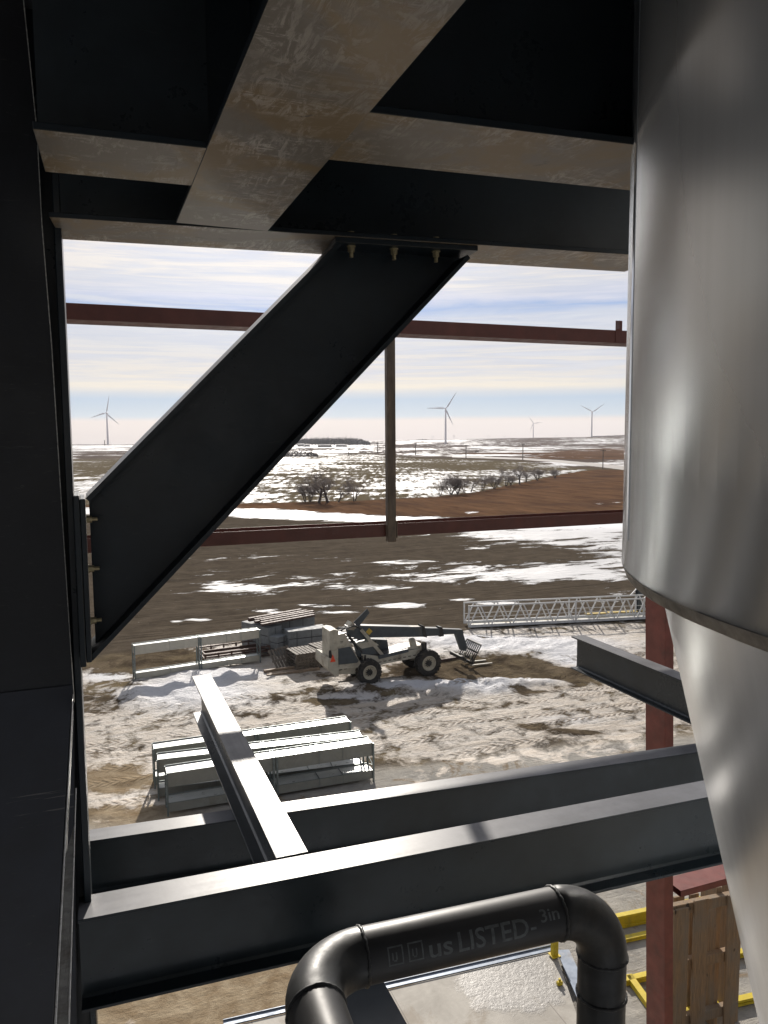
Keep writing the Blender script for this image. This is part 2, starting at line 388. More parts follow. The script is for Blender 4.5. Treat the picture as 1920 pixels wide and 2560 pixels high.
fieldsnow = blobs([(620, 1395, 200, 16, .16), (820, 1400, 240, 12, .16), (600, 1432, 160, 13, .22), (760, 1462, 260, 16, .34), (560, 1478, 110, 16, .36),
                   (900, 1440, 200, 10, .2), (1100, 1412, 200, 14, .22), (1250, 1440, 260, 20, .40), (1500, 1420, 200, 26, .46), (1450, 1345, 280, 26, .46),
                   (1300, 1330, 220, 12, .30), (1560, 1380, 90, 20, .3), (960, 1478, 160, 8, .2), (660, 1528, 90, 5, .42), (800, 1516, 80, 4, .42),
                   (860, 1530, 60, 5, .42), (720, 1535, 70, 4, .42), (490, 1548, 40, 4, .40), (440, 1553, 20, 3, .4), (980, 1512, 90, 7, .42), (1160, 1500, 50, 6, .42),
                   (1240, 1508, 60, 4, .42), (1300, 1515, 120, 6, .34), (1550, 1475, 70, 12, .30), (1480, 1500, 90, 5, .34), (900, 1345, 120, 5, .2), (650, 1318, 120, 6, .15),
                   (1180, 1372, 110, 7, .14), (1400, 1400, 80, 6, -.15), (500, 1400, 60, 10, .12), (560, 1330, 60, 8, .2), (420, 1500, 70, 10, -.05), (980, 1580, 40, 5, .35)], .16)
yardsnow = blobs([(300, 1660, 130, 26, -.62), (430, 1640, 110, 22, -.60), (240, 1725, 60, 24, -.30), (470, 1735, 180, 40, .25), (260, 1695, 40, 10, .35), (560, 1690, 130, 18, .2), (600, 1660, 60, 10, .2),
                  (700, 1670, 80, 16, .1), (640, 1790, 70, 6, -.24), (700, 1745, 110, 9, -.25), (820, 1755, 120, 6, -.30), (900, 1730, 140, 8, -.25), (880, 1690, 100, 8, -.3),
                  (1100, 1672, 120, 20, -.62), (1190, 1700, 80, 22, -.60), (1290, 1665, 130, 24, -.62), (1400, 1690, 110, 20, -.62), (1290, 1728, 80, 8, -.5), (1050, 1712, 110, 8, .3),
                  (1210, 1728, 80, 16, .62), (1340, 1708, 70, 10, .65), (1320, 1625, 130, 12, .50), (1250, 1612, 100, 8, .6), (1430, 1662, 50, 8, .6), (1370, 1645, 40, 5, .5), (1500, 1600, 140, 16, .3),
                  (1330, 1820, 50, 9, -.4), (1430, 1835, 60, 9, -.5), (960, 1910, 60, 16, -.45), (280, 1945, 110, 26, -.66), (230, 1970, 60, 20, -.2), (300, 2035, 120, 18, -.5),
                  (250, 1760, 60, 26, -.22), (330, 1715, 60, 14, -.3), (1180, 1770, 100, 5, -.15), (700, 1600, 300, 10, -.4), (1000, 1600, 100, 9, .4)], .66)
conc = band([(150, 2060), (340, 2030), (700, 1962), (941, 1920), (1100, 1906), (1260, 1884), (1616, 1846), (1900, 1820)], inf, 5.0)
sand = band([(-3000, 9000), (-10, 9000), (0, 2180), (900, 2180), (1000, 2300), (1100, 2700), (2000, 2700)], inf, 20.0)
sand = np.maximum(sand, np.clip(blobs([(300, 1960, 150, 70, .9), (350, 2050, 150, 40, .7)]), 0, 1) * (PY > 1880))
yardsnow = yardsnow * (1 - .86 * conc) + conc * blobs([(1330, 1890, 170, 22, .42), (1150, 1930, 60, 14, .3), (1040, 1945, 50, 16, .35), (1550, 1860, 120, 24, .4), (1250, 1905, 90, 12, .2)], .02)
fz = fbm(A * 26, np.log(D) * 9, 5, 21, .55)
fz2 = fbm(A * 7, np.log(D) * 26, 5, 77, .55)
farsnow = .41 + (fz2 - .5) * 1.9 + (fz - .5) * .8 + blobs([(1140, 1119, 70, 5, -.5), (1010, 1116, 70, 4, -.35), (330, 1135, 180, 12, -.35), (240, 1122, 120, 7, .4), (1330, 1103, 120, 4, -.4),
           (1250, 1122, 140, 6, .35), (1500, 1104, 90, 5, .35), (1250, 1133, 140, 3, -.6), (1480, 1133, 120, 7, -.7), (1450, 1146, 160, 5, -.7), (1120, 1148, 70, 6, -.6), (840, 1117, 90, 6, .4), (800, 1128, 110, 5, .35)])
hn = fbm(X / 22, Y / 34, 4, 33)
hillsnow = .42 + (hn - .5) * .9 + blobs([(900, 1165, 90, 10, -.18), (780, 1200, 110, 14, -.34), (900, 1215, 80, 8, -.2), (1190, 1168, 140, 10, -.46), (1080, 1160, 50, 8, -.3), (620, 1190, 60, 12, -.2),
            (700, 1152, 90, 8, .25), (1050, 1225, 140, 14, .28), (1250, 1190, 160, 14, .1), (300, 1160, 120, 18, -.35), (250, 1140, 100, 9, -.2), (260, 1215, 120, 24, .05), (1440, 1160, 60, 5, .3), (590, 1240, 80, 14, .2)])
snow = far * farsnow + hill * hillsnow + grass * blobs([(1180, 1281, 26, 4, .48), (1540, 1256, 16, 5, .4), (1500, 1260, 14, 3, .4), (930, 1270, 20, 2, .3)], .06) \
     + strip * .72 + field * (fieldsnow - .045) + yard * yardsnow
grassA = np.clip(grass + far * np.clip(blobs([(1480, 1133, 140, 8, .9), (1470, 1144, 160, 5, .9), (1250, 1134, 160, 3, .7), (1120, 1149, 80, 8, .8), (1350, 1160, 150, 5, .8), (1540, 1125, 60, 8, .7)]), 0, 1), 0, 1)
# relief: drifts and ruts in the yard
mound = yard * np.clip(blobs([(470, 1740, 190, 42, 1.0), (560, 1690, 120, 16, .7), (980, 1722, 150, 16, 1.0), (1200, 1722, 90, 16, 1.2), (1330, 1710, 80, 10, .8), (1300, 1620, 260, 22, .9),
                              (1440, 1850, 180, 26, .35), (620, 1960, 10, 10, 0), (1180, 1840, 300, 60, .2), (700, 1800, 300, 30, .15), (1120, 1605, 90, 12, .7)]), 0, 1.3)
rid = 1 - np.abs(fbm(X / 1.5, Y / 1.9, 4, 3) - .5) * 4
Z = Z + mound * (.06 + .20 * np.clip(rid, 0, 1) + .16 * fbm(X / .6, Y / .6, 3, 14)) + yard * (1 - conc) * (fbm(X / .9, Y / .5, 4, 51) - .5) * .10
Z = Z + field * (fbm(X / 6, Y / 4, 4, 61) - .5) * .35
clean = yard * np.clip(blobs([(470, 1735, 190, 45, 1.1), (560, 1685, 110, 16, .8), (1010, 1716, 130, 16, 1.1), (1210, 1722, 90, 16, 1.1), (1330, 1705, 80, 10, .9), (1300, 1615, 260, 24, 1.1),
                              (1450, 1650, 90, 16, 1.0), (1430, 1800, 90, 12, .6), (1120, 1600, 100, 14, .9), (260, 1690, 60, 16, .9), (880, 1745, 100, 12, .8)]), 0, 1)
nr, nc = X.shape
verts = np.stack([X, Y, Z], -1).reshape(-1, 3)
idx = np.arange(nr * nc).reshape(nr, nc)
a = idx[:-1, :-1].ravel(); b_ = idx[:-1, 1:].ravel(); c_ = idx[1:, 1:].ravel(); d_ = idx[1:, :-1].ravel()
faces = np.stack([a, d_, c_, b_], -1)
me = bpy.data.meshes.new('ground'); me.vertices.add(len(verts)); me.vertices.foreach_set('co', verts.ravel())
me.loops.add(faces.size); me.loops.foreach_set('vertex_index', faces.ravel()); me.polygons.add(len(faces))
me.polygons.foreach_set('loop_start', np.arange(0, faces.size, 4)); me.polygons.foreach_set('loop_total', np.full(len(faces), 4))
me.polygons.foreach_set('use_smooth', np.ones(len(faces), bool)); me.update(); me.validate()
for nm, arr in (('snow', snow), ('grass', grassA), ('yard', yard), ('stubble', hill), ('far', far), ('conc', conc), ('sand', sand), ('field', field), ('clean', clean)):
    at = me.attributes.new(nm, 'FLOAT', 'POINT'); at.data.foreach_set('value', np.clip(arr, 0, 1).astype(np.float32).ravel())
ground = bpy.data.objects.new('ground', me); COL.objects.link(ground); tag(ground, kind='structure')
def gz(x, y):                            # height of the bare terrain below a point
    return float(ground_z(np.array([x]), np.array([y]))[0])
V_ = Vector
def on_ground(px, py):
    r = ray(px, py)
    t = -EYE.z / r.z if r.z < 0 else 3000
    st = 5.0 * 1.004 ** np.arange(1720); qx, qy, qz = st * r.x, st * r.y, EYE.z + st * r.z
    k = np.nonzero(qz <= ground_z(qx, qy))[0]; p = V_((qx[k[0]], qy[k[0]], 0)) if len(k) else None
    return V((p.x, p.y, gz(p.x, p.y))) if p else EYE + r * 2400

m, nt, b = newmat('ground_surface'); n = N(nt); v = n.coord()
snowA, grA, yaA, stA, faA, coA, saA, fiA, clA = [n.attr(q) for q in ('snow', 'grass', 'yard', 'stubble', 'far', 'conc', 'sand', 'field', 'clean')]
# bare soils
soil = n.mix(n.rng(n.noise(v, .6, 9, .7), .35, .68), (.068, .055, .042), (.115, .094, .071))
fur = n.noise(n.mapping(v, (.12, 1.9, 1), (0, 0, radians(-5))), 1.3, 6, .65, .3)
soil = n.mix(n.math('MULTIPLY', n.rng(fur, .5, .68), .5), soil, (.14, .115, .088))
speck = n.rng(n.noise(v, 3.2, 6, .7), .685, .705)
soil = n.mix(n.math('MULTIPLY', speck, fiA), soil, (.6, .58, .55))
mud = n.mix(n.rng(n.noise(v, .55, 9, .72, .6), .42, .62), (.085, .066, .047), (.20, .158, .108))
mud = n.mix(n.rng(n.noise(v, .23, 5, .6), .50, .64), mud, (.24, .19, .118))
sandc = n.mix(n.rng(n.noise(v, 1.6, 9, .72, .5), .36, .66), (.25, .185, .115), (.42, .34, .235))
concc = n.mix(n.rng(n.noise(v, .9, 9, .68, .4), .36, .64), (.30, .285, .26), (.44, .415, .37))
concc = n.mix(n.rng(n.noise(v, .5, 9, .75, 1.0), .56, .63), concc, (.26, .205, .145))
grs = n.mix(n.rng(n.noise(n.mapping(v, (.30, .07, 1), (0, 0, radians(21))), 1.0, 9, .75), .38, .62), (.088, .050, .031), (.165, .094, .054))
grs = n.mix(n.math('MULTIPLY', n.rng(n.noise(v, .045, 6, .6), .5, .66), .7), grs, (.062, .040, .032))
stb = n.mix(n.rng(n.noise(n.mapping(v, (.5, 2.2, 1), (0, 0, radians(12))), .9, 6, .7), .35, .65), (.085, .068, .045), (.165, .135, .085))
farc = n.mix(n.rng(n.noise(v, .02, 7, .7), .38, .62), (.085, .068, .062), (.135, .100, .078))
base = soil
fur2 = n.noise(n.mapping(v, (.05, .5, 1), (0, 0, radians(-5))), 1.0, 6, .7)
base = n.mix(n.math('MULTIPLY', n.rng(fur2, .48, .62), .24), base, (.045, .037, .028))
base = n.mix(yaA, base, mud); base = n.mix(coA, base, concc); base = n.mix(saA, base, sandc)
base = n.mix(stA, base, stb); base = n.mix(faA, base, farc)
gedge = n.rng(n.math('ADD', grA, n.math('MULTIPLY', n.math('SUBTRACT', n.noise(v, .12, 7, .7), .5), .7)), .46, .54)
base = n.mix(gedge, base, grs)
# snow cover with ragged edges
na = n.math('ADD', n.math('MULTIPLY', n.noise(n.mapping(v, (.5, 1.15, 1), (0, 0, radians(-6))), .34, 12, .74, .5), .72), n.math('MULTIPLY', n.noise(n.mapping(v, (.10, 1.3, 1), (0, 0, radians(-6))), .5, 8, .7), .28))
nb = n.noise(v, .95, 10, .70, .3)
rv = n.mapping(v, (1, 1, 1), (0, 0, radians(21)))
nh = n.math('ADD', n.math('MULTIPLY', n.noise(n.mapping(rv, (.55, .075, 1)), 1.0, 7, .72), .5), n.math('MULTIPLY', n.noise(n.mapping(rv, (.045, .085, 1)), 1.0, 6, .75), .5))
nfar = n.math('ADD', n.math('MULTIPLY', n.noise(n.mapping(rv, (.10, .012, 1)), 1.0, 7, .75), .5), n.math('MULTIPLY', n.noise(n.mapping(rv, (.010, .014, 1)), 1.0, 7, .75), .5))
nn = n.node('ShaderNodeMix', data_type='FLOAT'); n.put(nn.inputs[0], yaA); n.put(nn.inputs[2], na); n.put(nn.inputs[3], nb); q = nn.outputs[0]
nn = n.node('ShaderNodeMix', data_type='FLOAT'); n.put(nn.inputs[0], stA); n.put(nn.inputs[2], q); n.put(nn.inputs[3], nh); q = nn.outputs[0]
nn = n.node('ShaderNodeMix', data_type='FLOAT'); n.put(nn.inputs[0], faA); n.put(nn.inputs[2], q); n.put(nn.inputs[3], nfar); q = nn.outputs[0]
cov = n.math('ADD', snowA, n.math('MULTIPLY', n.math('SUBTRACT', q, .5), n.math('ADD', 2.3, n.math('MULTIPLY', n.math('MAXIMUM', stA, faA), 2.6))))
soft = n.math('MULTIPLY', n.math('MAXIMUM', stA, faA), .10)
soft = n.math('MAXIMUM', soft, n.math('MULTIPLY', yaA, .10))
smask = n.rng(cov, n.math('SUBTRACT', .47, soft), n.math('ADD', .54, soft))
# churned, slightly dirty snow in the yard; clean elsewhere
ta, tb = at_z(905, 1842, 0), at_z(1620, 1746, 0); tdr = (tb - ta).normalized(); tnr = V_((-tdr.y, tdr.x, 0))
def dotn(vec, c):
    q_ = n.node('ShaderNodeVectorMath', operation='DOT_PRODUCT'); nt.links.new(vec, q_.inputs[0]); q_.inputs[1].default_value = c; return q_.outputs['Value']
vw = n.node('ShaderNodeVectorMath', operation='ADD'); nt.links.new(v, vw.inputs[0])
wn = n.node('ShaderNodeTexNoise'); nt.links.new(v, wn.inputs['Vector']); wn.inputs['Scale'].default_value = .12; wn.inputs['Detail'].default_value = 2
ws = n.node('ShaderNodeVectorMath', operation='SCALE'); nt.links.new(wn.outputs['Color'], ws.inputs[0]); ws.inputs['Scale'].default_value = 1.6; nt.links.new(ws.outputs[0], vw.inputs[1])
along = dotn(vw.outputs[0], tdr); across = n.math('SUBTRACT', dotn(vw.outputs[0], tnr), ta.dot(tnr) + .8)
trk = None
for off in (-3.0, -1.1, 0.0, 1.9, 2.6, 4.6, 6.4):
    av = n.math('ABSOLUTE', n.math('SUBTRACT', across, off)); lane = n.rng(av, .20, .27, 1, 0)
    chev = n.math('PINGPONG', n.math('ADD', along, n.math('MULTIPLY', av, 1.1)), .17)
    one = n.math('MULTIPLY', lane, n.rng(chev, .06, .11)); trk = one if trk is None else n.math('MAXIMUM', trk, one)
trk = n.math('MULTIPLY', n.math('MULTIPLY', trk, yaA), n.math('MULTIPLY', n.math('SUBTRACT', 1.0, coA), n.rng(n.noise(v, .33, 5, .6), .44, .54)))
tr = n.noise(n.mapping(v, (.35, 2.6, 1), (0, 0, radians(-14))), 1.1, 9, .72, .5)
dirty = n.math('MULTIPLY', n.rng(n.math('ADD', n.math('MULTIPLY', nb, .5), n.math('MULTIPLY', tr, .5)), .40, .56), n.math('MULTIPLY', yaA, n.math('SUBTRACT', 1.0, clA)))
snc = n.mix(dirty, n.mix(n.math('MULTIPLY', yaA, n.math('SUBTRACT', 1.0, clA)), n.mix(n.math('MAXIMUM', n.math('MAXIMUM', fiA, stA), faA), (.80, .80, .83), (.60, .60, .61)), (.70, .66, .61)), (.60, .52, .43))
pits = n.rng(n.noise(n.mapping(v, (1, 1.6, 1), (0, 0, radians(-14))), 2.6, 10, .82), .53, .60)
snc = n.mix(n.math('MULTIPLY', n.math('MULTIPLY', n.math('MULTIPLY', pits, yaA), n.math('SUBTRACT', 1.0, clA)), .45), snc, (.34, .265, .195))
snc = n.mix(n.math('MULTIPLY', trk, .80), snc, (.30, .235, .17))
col = n.mix(smask, base, snc)
nt.links.new(col, b.inputs['Base Color'])
nt.links.new(n.rng(smask, 0, 1, .95, .6), b.inputs['Roughness']); nt.links.new(n.math('MULTIPLY', smask, .25), b.inputs['Specular IOR Level'])
wav = n.node('ShaderNodeTexWave', wave_type='BANDS', bands_direction='X'); nt.links.new(n.mapping(v, (1, 1, 1), (0, 0, radians(-30))), wav.inputs[0])
wav.inputs['Scale'].default_value = 1.6; wav.inputs['Distortion'].default_value = 3.5; wav.inputs['Detail'].default_value = 3
lug = n.math('MULTIPLY', wav.outputs['Fac'], n.rng(tr, .5, .6))
hh = n.math('ADD', n.math('MULTIPLY', n.noise(v, 2.0, 9, .78), 1.5), n.math('ADD', n.math('MULTIPLY', tr, .8), n.math('MULTIPLY', lug, .12)))
hh = n.math('ADD', n.math('MULTIPLY', hh, yaA), n.math('ADD', n.math('MULTIPLY', fur, fiA), n.math('MULTIPLY', smask, .5)))
hh = n.math('ADD', hh, n.math('MULTIPLY', trk, .55))
hh = n.math('MULTIPLY', hh, n.math('SUBTRACT', 1.0, n.math('MULTIPLY', n.math('MAXIMUM', coA, saA), .75)))
nt.links.new(n.bump(hh, .9, .22), b.inputs['Normal'])
me.materials.append(m)

# road across the valley
def drape(name, near, farp, mat, lift=.12, n_=60):
    mb = MB(); xs0 = [p[0] for p in near]
    ts = np.linspace(0, 1, n_); vs = []
    for t_ in ts:
        x = xs0[0] + (xs0[-1] - xs0[0]) * t_
        for L in (near, farp):
            y = float(np.interp(x, [p[0] for p in L], [p[1] for p in L])); p = on_ground(x, y); vs.append((p.x, p.y, p.z + lift))
    fs = [(2 * i, 2 * i + 2, 2 * i + 3, 2 * i + 1) for i in range(n_ - 1)]
    mb.add(vs, fs, 0, True); return mb.build(name, mat, kind='structure')
M_ROAD = simple('gravel_road', (.36, .33, .31), .85, 0, .12, .05)
drape('road', [(1130, 1144), (1200, 1146), (1300, 1149.5), (1400, 1157), (1490, 1167), (1570, 1177)], [(1130, 1141), (1200, 1142), (1300, 1145), (1400, 1151), (1490, 1159), (1570, 1167)], M_ROAD)

# ------------------------------------------------------------------ rolled steel members
def wshape(name, label, a, b, depth, bf, tf=.018, tw=.012, side=None, cat='steel beam', group=None, topm=None, botm=None, webm=None, grip='top', up=EZ, parts=True):
    """a, b: the ends of the member's top (grip='top') or bottom (grip='bottom') centre line"""
    a = V(a); b = V(b); X_ = (b - a).normalized(); Y_ = up.cross(X_).normalized(); Z_ = X_.cross(Y_)
    if grip == 'bottom': a = a + Z_ * depth; b = b + Z_ * depth
    L = (b - a).length; c = (a + b) / 2
    root = empty(name, a, label, cat, group)
    def prt(nm, cz, hy, hz, mats, bev=.002, pick=None):
        mb = MB(); mb.frame(c + Z_ * cz - a, X_, Y_, Z_, L / 2, hy, hz, 0, bev)
        o = mb.build(nm, mats, root)
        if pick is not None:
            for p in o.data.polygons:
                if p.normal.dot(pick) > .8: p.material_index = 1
        return o
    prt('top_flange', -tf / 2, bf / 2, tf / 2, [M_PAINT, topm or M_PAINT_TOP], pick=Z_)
    mb = MB(); mb.frame(c - Z_ * (depth / 2) - a, X_, Y_, Z_, L / 2, tw / 2, depth / 2 - tf - .0005, 0)
    k = .012                                                   # rolled fillets
    for s_ in (-1, 1):
        for (zz, q_) in ((-tf - .0003, -1), (-depth + tf + .0003, 1)):
            p0 = a + Z_ * zz - a
            mb.prism([p0 + Y_ * (s_ * (tw / 2 - .001)), p0 + Y_ * (s_ * (tw / 2 + k)), p0 + Y_ * (s_ * (tw / 2 - .001)) + Z_ * (q_ * k)], X_ * L)
    mb.build('web', webm or M_PAINT, root)
    prt('bottom_flange', -depth + tf / 2, bf / 2, tf / 2, [M_PAINT, botm or M_PAINT], pick=-Z_)
    return root

H = .9                                    # underside of the upper beams above the eye
def hz(px, py, h): p = at_z(px, py, 12.5 + h); return p
# beam A (edge beam) fitted to its soffit edges
A0 = V((-.085, 3.626, 12.5 + H)); A1 = V((2.45, 3.375, 12.5 + H)); AD = (A1 - A0).normalized()
bmA = wshape('steel_edge_beam', 'long dark edge beam above the opening, bolted to the top of the diagonal brace', A0, A1 + AD * .3, .55, .355, .02, .014, botm=M_SCUFF, grip='bottom', webm=M_SLATE_LIT)
# beam C crosses from over the camera to A
c0 = V((.575, 3.365, 12.5 + H)); c1 = V((.575, -.6, 12.5 + H))
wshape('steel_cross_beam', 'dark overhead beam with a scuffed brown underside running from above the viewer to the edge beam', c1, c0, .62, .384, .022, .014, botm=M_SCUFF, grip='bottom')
# beams B, left and right of C
bl0 = V((-.10, 2.71, 12.502 + H)); bl1 = V((.42, 2.688, 12.502 + H))
bmBL = wshape('steel_stub_beam', 'short dark overhead beam between the left column and the scuffed cross beam', bl0, bl1, .80, .375, .022, .014, botm=M_SCUFF, grip='bottom', webm=M_SLATE_LIT)
br0 = V((.73, 2.278, 12.502 + H)); br1 = V((1.98, 2.19, 12.502 + H))
wshape('steel_header_beam', 'dark overhead beam with a tan scuffed underside running from the cross beam to the silo', br0, br1, .74, .385, .022, .014, botm=M_SCUFF, grip='bottom', webm=M_SLATE_LIT)

# lower beams
D0 = V((-.118, 3.60 - .02, 12.5 - 2.1)); D1 = V((3.75, 3.45, 12.5 - 2.1))
wshape('steel_floor_beam', 'nearest lower dark beam with a bright sky sheen top, passing behind the black pipe', D0, D1, .44, .19, .016, .012, webm=M_SLATE_LIT, botm=M_SLATE_LIT)
G0 = V((-.35, 4.995, 12.5 - 2.455)); G1 = V((4.9, 4.60, 12.5 - 2.455))
wshape('steel_floor_beam', 'second lower dark beam, farther out, passing under the cantilevered beam', G0, G1, .38, .155, .014, .011, webm=M_SLATE_LIT, botm=M_SLATE_LIT)
F0 = V((.895, 3.66, 12.5 - 2.1)); F1 = V((.885, 6.92, 12.5 - 2.1))
wshape('steel_cantilever_beam', 'sunlit beam jutting out over the yard with a streaky silver top, left of centre', F0, F1, .352, .168, .014, .011, topm=M_PAINT_TOPY, webm=M_SLATE_LIT, botm=M_SLATE_LIT)
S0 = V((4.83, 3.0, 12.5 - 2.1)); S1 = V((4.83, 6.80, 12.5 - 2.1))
wshape('steel_cantilever_beam', 'slate grey beam jutting out over the yard beside the silo cone, in front of the red column', S0, S1, .352, .16, .014, .011, topm=M_PAINT_TOPY, webm=M_SLATE_LIT, botm=M_SLATE_LIT)
e0 = at_z(898, 2470, 12.5 - 2.45)
wshape('steel_beam', 'dark blue black beam low under the pipe at the bottom of the photo', V((e0.x, .9, 10.05)), V((e0.x, 3.32, 10.05)), .3, .235, .016, .012, topm=M_PAINT)

# left column: W section whose flanges face along X
cx = -.062; CY0, CY1 = 3.61, 3.93
colr = empty('steel_column', (cx - .2, CY0, 0), 'massive dark steel column filling the left edge of the photo', 'steel column')
o_ = V((cx - .2, CY0, 0))
mb = MB(); mb.box(cx - .03, cx, CY0, CY1, 0, 20, 0, .004); mb.build('flange', M_PAINT, colr).location = -o_
mb = MB(); mb.box(cx - .9, cx - .0305, CY0 + .12, CY0 + .14, 0, 20); mb.build('web', M_PAINT, colr).location = -o_
mb = MB(); mb.box(cx - .93, cx - .9005, CY0, CY1, 0, 20, 0, .004); mb.build('flange', M_PAINT, colr).location = -o_
# tapered cover plate in front
edge = [at_y(x, y, 3.585) for x, y in ((28, -220), (58, 0), (92, 330), (104, 560), (128, 860), (153, 1260), (185, 1755), (189, 2290), (196, 2700))]
mb = MB(); poly = [V((-1.6, 3.585, edge[0].z))] + edge + [V((-1.6, 3.585, edge[-1].z))]
mb.prism(poly, V((0, .022, 0))); pl = mb.build('cover_plate', make_paint('scratched_plate_enamel', (.006, .0075, .011), .34, .55, .8), colr); pl.location = -o_
zl = at_y(100, 1722, 3.58).z
ep = [V((p.x - .004, 3.579, p.z)) for p in edge if p.z < zl]
mb = MB(); mb.prism([V((-1.6, 3.579, zl)), V((ep[0].x, 3.579, zl))] + ep + [V((-1.6, 3.579, ep[-1].z))], V((0, .0055, 0)))
M_SCR = make_paint('scratched_blue_lit_enamel', (.010, .013, .022), .30, .5, .5)  # bluish light on the lower face put into the colour, plus real scratches
nt = M_SCR.node_tree; n = N(nt); b = [q for q in nt.nodes if q.type == 'BSDF_PRINCIPLED'][0]; src = b.inputs['Base Color'].links[0].from_socket
sc1 = n.noise(n.mapping(n.coord(), (2.5, 1, 60), (0, radians(28), 0)), 1.0, 4, .6); sc2 = n.rng(n.noise(n.coord(), 2.2, 4, .6), .48, .6)
nt.links.new(n.mix(n.math('MULTIPLY', n.math('MULTIPLY', n.rng(sc1, .66, .70), sc2), .7), src, (.16, .155, .15)), b.inputs['Base Color'])
mb.build('blue_tint_plate', M_SCR, colr).location = -o_
mb = MB(); mb.tube([p + V((.001, -.002, 0)) for p in edge[1:7]], .0022, 5); mb.build('weld_and_edge_bead', M_EDGE_LINE, colr).location = -o_  # thin pale line along the edge of the cover plate
# bracket angle with the bright top running back past the viewer
s1 = at_z(157, 2560, 12.5 - 1.10); zt = 12.5 - 1.10
xl = at_z(139, 2560, zt).x; xr_ = at_z(174, 2560, zt).x
ang = empty('steel_angle', (xl, 3.4, zt), 'narrow steel angle with a silver top coloured as sky sheen running back from the left column', 'steel angle')
yE = at_z(176, 2085, zt).y - 3.4; wS = xr_ - xl
M_STRIP = simple('silver_sky_sheen', (.34, .34, .32), .38, .35, .35, 22, .3, .002, dirt=(.16, .14, .11), dirt_amt=.42)  # sky reflection on the strip put into a brighter base colour
M_BRIGHT = simple('bright_edge', (.75, .75, .72), .35, .3, .3, 30)
mb = MB(); mb.prism([V((.002, -2.9, -.008)), V((wS - .002, -2.9, -.008)), V((wS - .002, yE + .06, -.008)), V((.002, yE - .12, -.008))], V((0, 0, .008))); mb.build('leg', M_STRIP, ang)
mb = MB(); mb.box(-.006, 0, -2.9, .15, -.08, .0, 0, .001); mb.build('leg', M_PAINT, ang)
mb = MB(); mb.tube([V((0, -2.9, .001)), V((0, .15, .001))], .0022, 6); mb.tube([V((wS - .001, -2.9, .001)), V((wS - .001, yE + .30, .001))], .0018, 6); mb.build('edge_highlight', M_BRIGHT, ang)  # thin bright bars added as highlights along both edges

# knee brace in the plane of beam A
BP = V((0, A0.y - .01, 0)); AN = V((-AD.y, AD.x, 0))
yoff = -.135
def wb(px, py): return at_wall(px, py, V((A0.x, A0.y, 0)), AD, yoff)
tl, tr2 = wb(866, 604), wb(1174, 630); bl, bbr = wb(224, 1250), wb(233, 1648)
u1, u2 = wb(846, 604), wb(214, 1246)
dirb = (u1 - u2).normalized()
l1, l2 = wb(1176, 645), wb(232, 1652)
root = empty('diagonal_brace', bl, 'thick black diagonal brace rising from the left column to the edge beam', 'steel brace')
wid = .27
nrm = V((0, 0, 1)) - dirb * dirb.z; nrm.normalize()
mb = MB(); mb.prism([p - bl for p in (u2, u1, tl, tr2, l1, l2, bl)], AN * .0); mb = MB()
mb.prism([p + AN * (wid / 2 - .006) - bl for p in (u2, u1, tr2, l1, l2, bbr)], AN * .012); mb.build('web', M_PAINT, root)
mb = MB(); up_ = dirb.cross(AN).normalized()
if up_.z < 0: up_ = -up_
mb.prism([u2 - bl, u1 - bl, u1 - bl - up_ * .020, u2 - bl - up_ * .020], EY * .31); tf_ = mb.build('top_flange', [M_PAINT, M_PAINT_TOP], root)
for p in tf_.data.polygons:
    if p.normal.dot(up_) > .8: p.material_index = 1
mb = MB(); mb.prism([l2 - bl, l1 - bl, l1 - bl + up_ * .020, l2 - bl + up_ * .020], EY * .29); mb.build('bottom_flange', M_PAINT, root)
# head plate under the edge beam
zt = 12.5 + H
q0 = at_z(858, 600, zt); q1 = at_z(1176, 622, zt)
ua = (u1 - V((A0.x, A0.y, 0))).dot(AD) - .02; ub = (tr2 - V((A0.x, A0.y, 0))).dot(AD) + .03
def onA(u, off, z): return V((A0.x, A0.y, 0)) + AD * u + AN * off + EZ * z
mb = MB(); mb.frame(onA((ua + ub) / 2, 0, zt - .0125) - bl, AD, AN, EZ, (ub - ua) / 2, .165, .0115, 0, .002); mb.build('head_plate', M_PAINT, root)
# foot plates on the column
pz0, pz1 = wb(220, 1652).z - .02, wb(205, 1250).z + .02
mb = MB(); mb.frame(V((cx + .013, 3.62, (pz0 + pz1) / 2)) - bl, EX, EY, EZ, .012, .16, (pz1 - pz0) / 2, 0, .003); mb.build('foot_plate', M_PAINT, root)
mb = MB(); mb.frame(V((cx + .037, 3.62, (pz0 + pz1) / 2)) - bl, EX, EY, EZ, .011, .15, (pz1 - pz0) / 2 - .015, 0, .003); mb.build('end_plate', M_PAINT, root)
def bolt(c, ax, par, name='bolt', big=1.0):
    a1 = ax.orthogonal().normalized(); mb = MB()
    mb.tube([c, c + ax * .004], .021 * big, 16); mb.tube([c + ax * .004, c + ax * .026 * big], .0165 * big, 6, sm=False); mb.tube([c + ax * .026 * big, c + ax * .050 * big], .0095 * big, 10)
    return mb.build(name, M_BOLT, par)
for px_ in (878, 985, 1090):
    p = at_wall(px_, 616, V((A0.x, A0.y, 0)), AD, -.11); u = (p - V((A0.x, A0.y, 0))).dot(AD)
    bolt(onA(u, -.11, zt - .0245) - bl, -EZ, root)
    mb = MB(); c = onA(u, -.11, zt + .0205) - bl; mb.tube([c, c + EZ * .018], .0165, 6, sm=False); mb.build('bolt_head', M_BOLT, root)
for py_ in (1300, 1425, 1556):
    p = at_y(196, py_, 3.5); bolt(V((cx + .049, 3.515, p.z)) - bl, EX, root, 'nut', .9)

